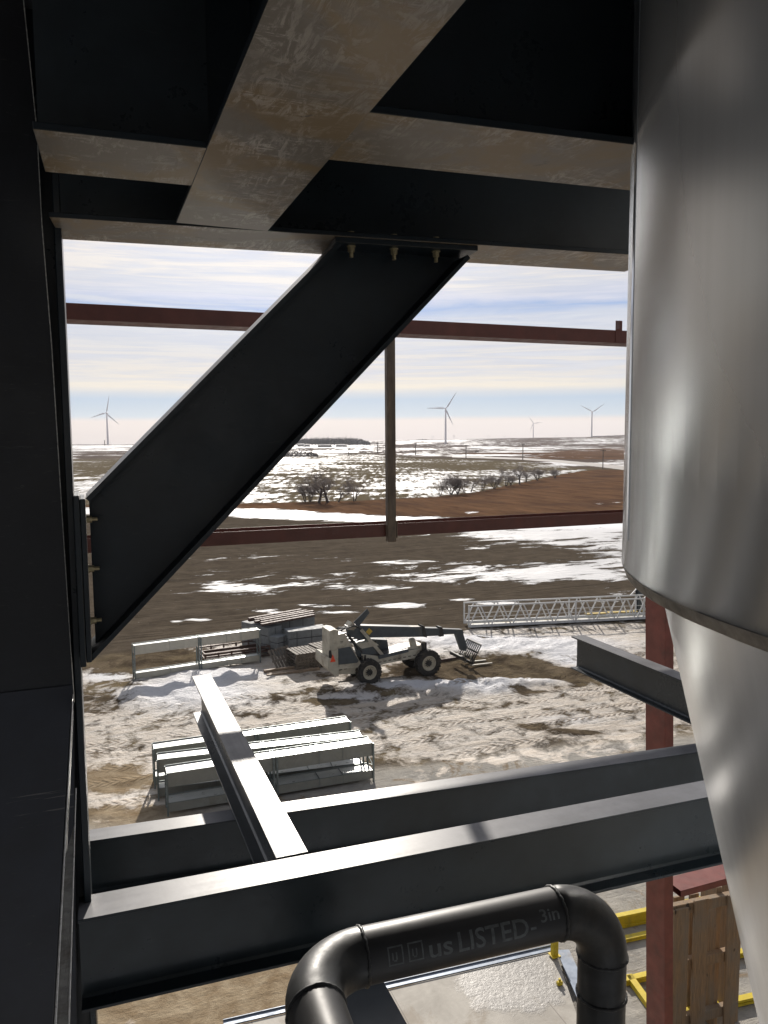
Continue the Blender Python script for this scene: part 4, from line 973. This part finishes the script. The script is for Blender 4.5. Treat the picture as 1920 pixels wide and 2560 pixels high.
# beams on top
def beams(L, dpt, h):
    mb = MB()
    for i in range(7):
        y = dpt * i / 7; j = ((i * 37) % 5) * .08
        mb.box(-.3 + j, L + .1 + j, y, y + dpt / 9, 0, .12 + .05 * (i % 3), 0, .01)
    return mb
yaw_box('beam_bundle', [M_RUSTRACK], 668, (1637, 1612), 786, .2, 2.0, 'bundle of dark brown beams laid across the grey stacks', 'beams', fn=beams, z0=1.76)
yaw_box('dark_frame_pile', [M_DARK], 838, (1610, 1604), 945, .2, 3.2, 'dark pile of steel frames and beams behind the telehandler boom', 'frames', fn=beams, z0=.02)
def railbox(L, dpt, h):
    mb = MB()
    for y in (0, dpt):
        for z in (.08, h * .5, h - .05): mb.box(0, L, y - .04, y + .04, z - .035, z + .035)
        for i in range(6): mb.box(L * i / 5 - .04, L * i / 5 + .04, y - .045, y + .045, 0, h)
    for u in (0, L):
        for z in (.08, h * .5, h - .05): mb.box(u - .035, u + .035, .041, dpt - .041, z - .03, z + .03)
    for i in range(5): mb.box(.1, L - .1, dpt * (i + .5) / 5 - .06, dpt * (i + .5) / 5 + .06, .25 + .1 * (i % 2), .40 + .1 * (i % 2))
    return mb
yaw_box('rack_crate', [M_RUSTRACK], 514, (1662, 1640), 674, .62, 1.7, 'long low rusty rack crate behind the lone conveyor frame', 'crate', fn=railbox)
# leaning pallet
lp0 = gp(702, 1680); lpo = empty('leaning_pallet', lp0, 'loose weathered pallet leaning against the stack left of the pallets', 'pallet', rz=radians(28))
mb = MB(); ln = V((0, .62, .78)).normalized()
for k in range(7): mb.bar(V((-.1 + 1.3 * k / 6, 0, .02)), V((-.1 + 1.3 * k / 6, 0, .02)) + ln * 1.35, .14, .02, up=V((0, -1, .6)))
mb.build('deck_boards', M_WOODG, lpo)
for t_ in (.06, .65, 1.25):
    mb = MB(); mb.bar(V((-.18, .06, .0)) + ln * t_, V((1.28, .06, .0)) + ln * t_, .09, .04, up=V((0, -1, .6))); mb.build('stringer', M_WOODG, lpo)
b0 = gp(668, 1694); b1 = gp(800, 1676); bd = (b1 - b0).normalized(); mb = MB()
for i in range(3): mb.box(.2 * (i % 2), (b1 - b0).length - .3 * i, .26 * i, .26 * i + .2, .0 + .1 * (i > 1), .14 + .1 * (i > 1), 0, .01)
o = mb.build('lumber', simple('pale_lumber', (.27, .20, .14), .75, 0, .25, 4), None, None, 'few pale brown boards lying on the snow in front of the pallets', 'lumber'); o.location = b0; o.rotation_euler = (0, 0, atan2(bd.y, bd.x))
b0 = gp(1096, 1655); mb = MB(); mb.box(0, 3.1, 0, .12, 0, .12, 0, .01); mb.box(0.4, 3.4, 1.5, 1.6, 0, .10, 0, .01)
o = mb.build('steel_bars', M_RUSTRACK, None, None, 'two thin reddish bars lying on the mud between the telehandler and its fork', 'bars'); o.location = b0; o.rotation_euler = (0, 0, atan2(td.y, td.x) + .02)

# ------------------------------------------------------------------ wind turbines
def turbine(px, py_base, py_hub, dfar, blade_px, angs, label, yaw=0.0):
    p = at_d(px, py_base, dfar); top_ = at_d(px, py_hub, dfar); hgt = top_.z - p.z; k = dfar / F
    r = empty('wind_turbine', p, label, 'wind turbine', 'wind turbines on the horizon', -YAW + yaw)
    mb = MB(); mb.tube([V((0, 0, -6)), V((0, 0, hgt * .5)), V((0, 0, hgt))], [2.6 * hgt / 80, 2.2 * hgt / 80, 1.5 * hgt / 80], 20); mb.build('tower', M_TURB, r)
    s_ = hgt / 80; mb = MB(); mb.frame(V((0, 1.8 * s_, hgt + 1.2 * s_)), EX, EY, EZ, 1.7 * s_, 4.6 * s_, 1.8 * s_, 0, .4); mb.build('nacelle', M_TURB, r)
    hub = V((0, -4.2 * s_, hgt + 1.2 * s_))
    mb = MB(); mb.tube([hub + V((0, 2, 0)) * s_, hub, hub + V((0, -1.6, 0)) * s_], [1.6 * s_, 1.5 * s_, .5 * s_], 14); mb.build('hub', M_TURB, r)
    for a_, ln_ in angs:
        a_ = radians(a_); R = blade_px * k * ln_; dr = V((sin(a_), 0, cos(a_))); tn_ = V((cos(a_), 0, -sin(a_)))
        mb = MB(); prof = [(0, .55, .55), (.06, .75, .6), (.2, 1.75, .35), (.5, 1.15, .22), (.8, .68, .14), (1, .18, .06)]; rings = []
        for t_, c_, th2 in prof:
            c = hub + dr * (R * t_) + tn_ * (c_ * .5 * s_)
            rings += [c - tn_ * c_ * s_, c + V((0, th2, 0)) * s_, c + tn_ * c_ * s_, c - V((0, th2, 0)) * s_]
        fs = [(4 * i + k2, 4 * i + (k2 + 1) % 4, 4 * i + 4 + (k2 + 1) % 4, 4 * i + 4 + k2) for i in range(5) for k2 in range(4)]
        mb.add(rings, fs, 0, True); mb.build('blade', M_TURB, r)
    return r
turbine(270, 1114, 1034, 1960, 41, ((12, 1.08), (-107, 1.0), (132, 1.05)), 'wind turbine at the far left between the column and the brace')
turbine(1114, 1111, 1023, 1480, 48, ((33, 1.0), (-89, 1.0), (156, .96)), 'tallest wind turbine, right of the brown window post')
turbine(1333, 1100, 1059, 3000, 25, ((-37, .95), (83, .95), (205, .95)), 'smallest and most distant wind turbine, third from the left')
turbine(1479, 1094, 1031, 2250, 37, ((-62, .95), (56, .98), (178, .35)), 'wind turbine nearest the silo, with two raised blades')

# ------------------------------------------------------------------ poles and pylons
def pole(px, y0, y1, label, thick=.22):
    p = on_ground(px, y1); dd = (p - EYE).dot(FWD); h = (y1 - y0) * dd / F
    th = max(thick, dd * .0011)
    mb = MB(); mb.tube([V((0, 0, -.5)), V((0, 0, h))], [th * .6, th * .42], 8)
    mb.bar(V((-1.1, 0, h - .5)), V((1.1, 0, h - .5)), th * .6, th * .6)
    for s_ in (-1, 0, 1): mb.tube([V((s_, 0, h - .4)), V((s_, 0, h - .1))], th * .2, 6)
    o = mb.build('utility_pole', M_POLE, None, None, label, 'utility pole', 'utility poles in the fields'); o.location = p; o.rotation_euler = (0, 0, -YAW)
for a_ in ((262, 1101, 1114, 'slim utility pole just left of the leftmost wind turbine'), (872, 1121, 1139, 'short utility pole farthest left of the row, below the farm'),
           (944, 1107, 1133, 'utility pole on the snow left of the brown window post'), (1039, 1108, 1138, 'utility pole first to the right of the brown window post'), (1165, 1112, 1145, 'utility pole right of the tallest turbine'),
           (1307, 1110, 1150, 'utility pole standing by the bend of the road'), (1507, 1124, 1173, 'nearest utility pole, beside the road close to the silo')): pole(*a_)
def pylon(px, y0, y1, dd, label):
    p = at_d(px, y1, dd); h = (y1 - y0) * dd / F; p.z -= h * .3; h *= 1.3; k = dd / F; w_ = 3.0 * k; t_ = .55 * k
    mb = MB()
    for s_ in (-1, 1): mb.tube([V((s_ * w_ * .6, 0, 0)), V((s_ * w_ * .6, 0, h))], t_ * .35, 6)
    mb.bar(V((-w_ * 1.2, 0, h * .86)), V((w_ * 1.2, 0, h * .86)), t_ * .6, t_ * .6)
    mb.bar(V((-w_ * .6, 0, h * .6)), V((w_ * .6, 0, h * .8)), t_ * .4, t_ * .4)
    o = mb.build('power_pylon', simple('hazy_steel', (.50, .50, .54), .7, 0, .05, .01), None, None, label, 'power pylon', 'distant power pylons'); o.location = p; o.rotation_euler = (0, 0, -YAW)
for a_ in ((1081, 1089, 1100, 3300, 'faint pylon on the horizon left of the tallest turbine'), (1135, 1087, 1099, 3100, 'faint pylon on the horizon just right of the tallest turbine'),
           (1221, 1088, 1098, 3300, 'faint pylon midway between the tallest and the smallest turbine'), (1261, 1090, 1097, 3600, 'faint pylon left of the smallest turbine'), (1390, 1088, 1095, 3600, 'faint pylon right of the smallest turbine')): pylon(*a_)

# ------------------------------------------------------------------ bare trees
def grow(seed, height, spread=1.0, stems=1, lean=0.0):
    rr = random.Random(seed); tk = MB(); cr = MB()
    def rec(p, d, L, r, lv):
        segs = 3 if lv < 3 else 2; pts = [p]; rad = [r]; q = p; dd = d
        for i in range(segs):
            dd = (dd + V((rr.uniform(-1, 1), rr.uniform(-1, 1), rr.uniform(-.3, .6))) * (.16 + .05 * lv)).normalized()
            q = q + dd * (L / segs); pts.append(q); rad.append(r * (1 - .42 * (i + 1) / segs))
        (tk if lv < 2 else cr).tube(pts, rad, 6 if lv < 2 else 3, cap=False)
        if lv >= 5: return
        nchild = (4 if lv < 2 else 3) + (rr.random() < .5)
        for i in range(nchild):
            t_ = rr.uniform(.35, 1.0); j = min(segs, int(t_ * segs) + 1); b0_ = pts[j - 1].lerp(pts[j], rr.random())
            side_ = V((rr.uniform(-1, 1), rr.uniform(-1, 1), rr.uniform(-.15, .5))).normalized()
            nd = (dd * rr.uniform(.45, .9) + side_ * spread * rr.uniform(.6, 1.0)).normalized()
            rec(b0_, nd, L * rr.uniform(.55, .78), max(rad[j] * .58, height * (.0022 if lv < 3 else .0014)), lv + 1)
    for s_ in range(stems):
        a = 2 * pi * s_ / max(1, stems) + rr.random(); o_ = 0 if stems == 1 else .35
        rec(V((cos(a) * .25 * o_, sin(a) * .25 * o_, -.1)), V((cos(a) * o_ + lean, sin(a) * o_, 1)).normalized(), height * .40, height * (.030 if stems == 1 else .020), 0)
    return tk, cr
protos = []
for i, (sd, sprd, stm, ln_) in enumerate(((1, .9, 1, .2), (5, 1.0, 4, 0), (9, .8, 2, -.2), (14, 1.0, 5, 0), (23, .85, 1, -.5), (31, .8, 2, .1))):
    tk, cr = grow(sd, 5.0, sprd, stm, ln_); zmax = max(v_.z for v_ in tk.v + cr.v)
    protos.append((tk, cr, zmax))
used = {}
def tree(px, py, top_y, kind, label, rot):
    p = on_ground(px, py); dd = (p - EYE).dot(FWD); h = (py - top_y) * dd / F; tk, cr, zm = protos[kind]
    if kind in used:
        o = copy_tree(used[kind]); o['label'] = label
    else:
        o = empty('bare_tree', (0, 0, 0), label, 'tree', 'bare trees along the brown grass'); tk.build('trunk', M_BARK, o); cr.build('crown', M_TWIG, o); used[kind] = o
    o.location = p; o.rotation_euler = (0, 0, rot); s_ = h / zm; o.scale = (s_ * 1.15, s_ * 1.15, s_)
TL = [(763, 1254, 1198, 2, 'bare tree at the left of the first clump, beside the brace'), (776, 1254, 1205, 3, 'low bushy bare tree in the left clump, second from its left'), (797, 1258, 1180, 0, 'bare tree with an upright forked trunk in the left clump'),
      (820, 1256, 1172, 4, 'tallest bare tree in the left clump'), (846, 1256, 1205, 4, 'bare tree with a low leaning trunk in the left clump'), (886, 1253, 1188, 5, 'slim upright bare tree at the right of the left clump, beside the window post'),
      (1099, 1240, 1200, 2, 'small bare tree first in the row right of the window post'), (1128, 1236, 1180, 1, 'broad many stemmed bare tree, second in the row right of the window post'), (1144, 1235, 1184, 3, 'dense bare tree, third in the row right of the window post'),
      (1161, 1232, 1192, 5, 'slender bare tree, fourth in the row right of the window post'), (1177, 1230, 1190, 0, 'leaning bare tree, fifth in the row right of the window post'), (1206, 1226, 1180, 2, 'bare tree, sixth in the row right of the window post'),
      (1236, 1222, 1182, 1, 'bare tree, seventh in the row right of the window post'), (1265, 1216, 1164, 5, 'tall slim bare tree, eighth in the row right of the window post'), (1277, 1214, 1186, 3, 'small bush like bare tree, ninth in the row right of the window post'),
      (1299, 1211, 1160, 4, 'bare tree, tenth in the row right of the window post'), (1315, 1206, 1170, 2, 'bare tree, eleventh in the row right of the window post'), (1343, 1201, 1164, 1, 'broad bare tree, second from the right end of the row'),
      (1387, 1196, 1170, 3, 'rounded bare tree standing alone at the right end of the row')]
for i, (x, y, ty, k, lab) in enumerate(TL): tree(x, y, ty, k, lab, (i * 2.4) % 6.28)

# distant woods that read as one mass
def wood(name, x0, x1, ybase, ytops, dd, n_, label, mat, seed=1):
    rr = random.Random(seed); mb = MB(); k = dd / F; o_ = at_d((x0 + x1) / 2, ybase, dd)
    for i in range(n_):
        x = rr.uniform(x0, x1); t_ = float(np.interp(x, [q[0] for q in ytops], [q[1] for q in ytops])); hpx = ybase - t_
        p = at_d(x, ybase, dd + rr.uniform(-30, 30)) - o_; z = rr.random() * rr.uniform(.75, 1.12) * hpx * k
        s_ = k * rr.uniform(.8, 1.9) * (1.5 - .8 * z / (hpx * k + .01))
        for q in range(3):
            a_ = V((rr.uniform(-1, 1), rr.uniform(-.5, .5), rr.uniform(-.6, 1))) * s_; b2 = V((rr.uniform(-1, 1), rr.uniform(-.5, .5), rr.uniform(-.6, 1))) * s_
            c = p + V((0, 0, z)); mb.add([c - a_, c + b2, c + a_ * .8, c - b2 * .9], [(0, 1, 2, 3)])
        if rr.random() < .006:
            for q in range(4): mb.tube([p + V((0, 0, 0)), p + V((rr.uniform(-2, 2) * k * 1.6, 0, hpx * k * rr.uniform(1.1, 1.7)))], [.16 * k, .03 * k], 3, cap=False)
    o = mb.build(name, mat, None, None, label, 'wood', None, 'stuff'); o.location = o_
M_FARW = simple('far_brush', (.055, .05, .058), .9, 0, .25, .02)
wood('distant_wood', 735, 925, 1111, [(735, 1098), (780, 1096), (860, 1094), (900, 1097), (925, 1106)], 1300, 6000, 'dark wood round the farm on the horizon', M_FARW)
wood('distant_wood', 1030, 1092, 1103, [(1030, 1101), (1055, 1098), (1092, 1101)], 2300, 500, 'thin dark wood on the horizon left of the tallest turbine', M_FARW, 4)
wood('distant_wood', 1480, 1570, 1092, [(1480, 1091), (1530, 1089), (1570, 1087)], 2450, 500, 'thin dark wood on the horizon beside the silo', M_FARW, 6)
wood('distant_brush', 690, 795, 1141, [(690, 1129), (750, 1124), (780, 1126), (795, 1137)], 560, 1100, 'dark brush on the slope below the farm', simple('brush', (.09, .075, .07), .9, 0, .25, .05), 8)
for i, (x, y, wpx, hpx, lab) in enumerate(((752, 1114, 16, 5, 'pale shed at the left of the distant farm'), (768, 1114.5, 13, 4.5, 'pale shed second from the left of the distant farm'), (812, 1116.5, 34, 5.5, 'long dark barn in the middle of the distant farm'), (850, 1115.5, 20, 5, 'pale shed right of the long barn'), (863, 1115.5, 8, 4, 'small dark shed at the right of the distant farm'))):
    p = at_d(x, y, 1150); k = 1150 / F; W_, H_ = wpx * k, hpx * k
    o = empty('farm_shed', p, lab, 'shed', 'sheds of the distant farm', -YAW)
    mb = MB(); mb.box(-W_ / 2, W_ / 2, -3, 3, -1, H_ * .6); mb.build('wall', M_SHED if 'pale' in lab else M_ROOF, o)
    mb = MB(); mb.prism([V((-W_ / 2 - .3, -3.6, H_ * .601)), V((-W_ / 2 - .3, 0, H_)), V((-W_ / 2 - .3, 3.6, H_ * .601))], V((W_ + .6, 0, 0))); mb.build('roof', M_ROOF, o)
pm = on_ground(1192, 1131); k = (pm - EYE).dot(FWD) / F
o = empty('farm_machine', pm, 'tiny yellow and black farm machine parked in the far field', 'machine', None, -YAW)
mb = MB(); mb.box(-3.2 * k, 3.6 * k, -1.5, 1.5, .4, 1.6 * k); mb.build('body', M_YELLOW, o)
mb = MB(); mb.box(-4.0 * k, .5 * k, -1.2, 1.2, 1.61 * k, 3.2 * k, 0, .2); mb.build('cab', M_DARK, o)
for u in (-2.4, 2.4):
    mb = MB(); mb.tube([V((u * k, -1.7, .7)), V((u * k, 1.7, .7))], .7, 14); mb.build('wheel', M_TYRE, o)

# ------------------------------------------------------------------ slab, yellow frames and timber crate at lower right
M_WET = None
def make_pad():
    m, nt, b = newmat('wet_patched_concrete'); n = N(nt); v = n.coord()
    c = n.mix(n.rng(n.noise(v, .8, 9, .68, .4), .36, .64), (.30, .275, .235), (.46, .43, .375))
    stn = n.rng(n.noise(v, .55, 8, .7, .8), .54, .62); c = n.mix(n.math('MULTIPLY', stn, .7), c, (.25, .205, .15))
    sp = n.node('ShaderNodeSeparateXYZ'); nt.links.new(v, sp.inputs[0])
    for ax, per, off in ((0, 1.55, .3), (1, 2.1, 1.0)):
        fr = n.math('PINGPONG', n.math('ADD', sp.outputs[ax], off), per); ln = n.rng(fr, .0, .018, 1, 0); c = n.mix(n.math('MULTIPLY', ln, .8), c, (.12, .10, .085))
    cen = n.node('ShaderNodeVectorMath', operation='DISTANCE'); nt.links.new(n.mapping(v, (.75, 1, 1)), cen.inputs[0]); wp_ = at_z(1290, 2450, .1); cen.inputs[1].default_value = (wp_.x * .75, wp_.y, .16)
    wet = n.rng(n.math('ADD', cen.outputs['Value'], n.math('MULTIPLY', n.noise(v, 1.6, 6, .7), 1.8)), 1.75, 2.0, 1, 0)
    c = n.mix(n.math('MULTIPLY', wet, .55), c, (.16, .155, .15))
    nt.links.new(c, b.inputs['Base Color']); nt.links.new(n.rng(wet, 0, 1, .7, .42), b.inputs['Roughness'])
    nt.links.new(n.bump(n.math('MULTIPLY', n.noise(v, 9, 6, .7), n.math('ADD', n.math('MULTIPLY', wet, 1.3), .3)), .28, .04), b.inputs['Normal'])
    return m
sa, sb = at_z(560, 2570, .15), at_z(1388, 2378, .15); sc2 = at_z(1600, 3000, .15); sd = at_z(800, 3300, .15)
mb = MB(); mb.prism([V((p.x, p.y, 0)) for p in (sa, sb, sc2, sd)], V((0, 0, .15))); mb.build('slab', make_pad(), kind='structure')
sdv = (sb - sa).normalized(); snv = V((-sdv.y, sdv.x, 0))
mb = MB(); mb.prism([sa + snv * .02, sb + snv * .02, sb + snv * .16, sa + snv * .16], V((0, 0, .03))); mb.prism([sa + snv * .165 - EZ * .1, sb + snv * .165 - EZ * .1, sb + snv * .18 - EZ * .1, sa + snv * .18 - EZ * .1], V((0, 0, .16)))
mb.build('edge_angle', M_BLUEG, None, None, 'long blue grey steel edging along the far side of the concrete slab', 'edging')
s2 = at_z(1500, 2640, .15); dv2 = (s2 - sb).normalized(); nv2 = V((-dv2.y, dv2.x, 0))
mb = MB(); mb.prism([sb + nv2 * .03, s2 + nv2 * .03, s2 + nv2 * .34, sb + nv2 * .34], V((0, 0, .03))); mb.build('edge_angle', M_BLUEG, None, None, 'blue grey steel edging seen right behind the pipe, along the slab end', 'edging')
ypp = at_z(1386, 2388, .18)
mb = MB(); mb.box(-.07, .07, -.07, .07, .0205, .42, 0, .01); mb.box(-.11, .11, -.11, .11, -.0, .02); o = mb.build('yellow_bollard', M_YELLOW, None, None, 'short yellow post at the corner of the slab, just under the pipe', 'post'); o.location = ypp
mb = MB(); mb.box(-.07, .07, -.05, .05, 0, .09, 0, .02); mb.tube([V((0, 0, .09)), V((0, 0, .15))], .03, 8)
o = mb.build('yellow_lump', M_YELLOW, None, None, 'tiny yellow object lying on the wet part of the slab', 'scrap'); o.location = at_z(1399, 2462, .15)
# yellow frames on the concrete
def ybeam(a_, b2, hgt, wdt, z0=0.02):
    mb = MB(); a_ = V(a_); b2 = V(b2); dr = (b2 - a_).normalized(); nr_ = V((-dr.y, dr.x, 0)); L = (b2 - a_).length; c = (a_ + b2) / 2
    for zz in (z0 + .03, z0 + hgt - .03): mb.frame(c + EZ * zz - a_, dr, nr_, EZ, L / 2, wdt / 2, .03)
    mb.frame(c + EZ * (z0 + hgt / 2) - a_, dr, nr_, EZ, L / 2, .02, hgt / 2 - .0605)
    return mb, a_
for (x0, y0, x1, y1, hh_, lab) in ((1500, 2330, 1900, 2246, .34, 'deep yellow beam lying on the floor behind the pipe and the red column'), (1500, 2368, 1900, 2280, .10, 'low yellow rail lying in front of the deep yellow beam'),
                                  (1560, 2462, 1900, 2380, .13, 'yellow rail low on the floor left of the red column'), (1572, 2450, 1640, 2545, .13, 'slanting yellow rail running towards the viewer beside the red column'),
                                  (1640, 2560, 1900, 2500, .14, 'yellow rail seen through the gaps of the timber crate')):
    mb, o_ = ybeam(gp(x0, y0), gp(x1, y1), hh_, .15); o = mb.build('yellow_beam', M_YELLOW, None, None, lab, 'yellow beam'); o.location = o_
# timber crate
cra, crb = gp(1672, 2622), gp(1905, 2560); cdv = (crb - cra).normalized(); cnv = V((-cdv.y, cdv.x, 0))
crt = empty('timber_crate', cra, 'tall crate of rough vertical planks standing right of the red column', 'crate', rz=atan2(cdv.y, cdv.x))
def cu_(px, py, off=0.0):
    p = at_wall(px, py, cra, cdv, off); q = p - cra; return q.dot(cdv), q.z
front = [(1686, 1724, 2277, 0), (1738, 1773, 2254, 0), (1822, 1850, 2240, 0)]
for x0, x1, yt, of in front:
    ua_, zt2 = cu_(x0, yt, of); ub_, _ = cu_(x1, yt, of)
    mb = MB(); mb.box(ua_, ub_, of, of + .06, 0, zt2, 0, .008); mb.build('plank', M_PLANK, crt)
ua_, zt2 = cu_(1776.5, 2246); ub_, _ = cu_(1790, 2246)
for of, x0, x1, yt in ((.75, 1686, 1712, 2245), (.75, 1726, 1748, 2238), (.75, 1800, 1822, 2222)):
    ua_, zt2 = cu_(x0, yt, of); ub_, _ = cu_(x1, yt, of)
    mb = MB(); mb.box(ua_, ub_, of, of + .06, 0, zt2, 0, .008); mb.build('plank', M_PLANK, crt)
for yc in (2262, 2405, 2545):
    ua_, zc = cu_(1684, yc + 10); ub_, _ = cu_(1850, yc); mb = MB(); mb.box(ua_, ub_, .061, .20, zc - .22, zc, 0, .01); mb.build('rail', M_PLANK, crt)
for xc in (1795, 1848):
    u, _ = cu_(xc, 2400, .1); zt2 = cu_(xc, 2236)[1]; mb = MB(); mb.box(u, u + .12, .201, .70, 0, zt2, 0, .01); mb.build('stud', M_PLANK, crt)

# ------------------------------------------------------------------ thin winter air
hm = bpy.data.materials.new('haze_air'); hm.use_nodes = True; ht = hm.node_tree; ht.nodes.clear()
ho = ht.nodes.new('ShaderNodeOutputMaterial'); hv = ht.nodes.new('ShaderNodeVolumePrincipled')
hv.inputs['Color'].default_value = (.92, .93, 1.0, 1); hv.inputs['Density'].default_value = .00008; hv.inputs['Anisotropy'].default_value = .3
ht.links.new(hv.outputs[0], ho.inputs['Volume'])
mb = MB(); mb.box(-5700, 5700, -5700, 5700, -9, 160); hz_ = mb.build('haze', hm, None, None, 'thin pale haze fading the far hills', None, None, 'stuff')
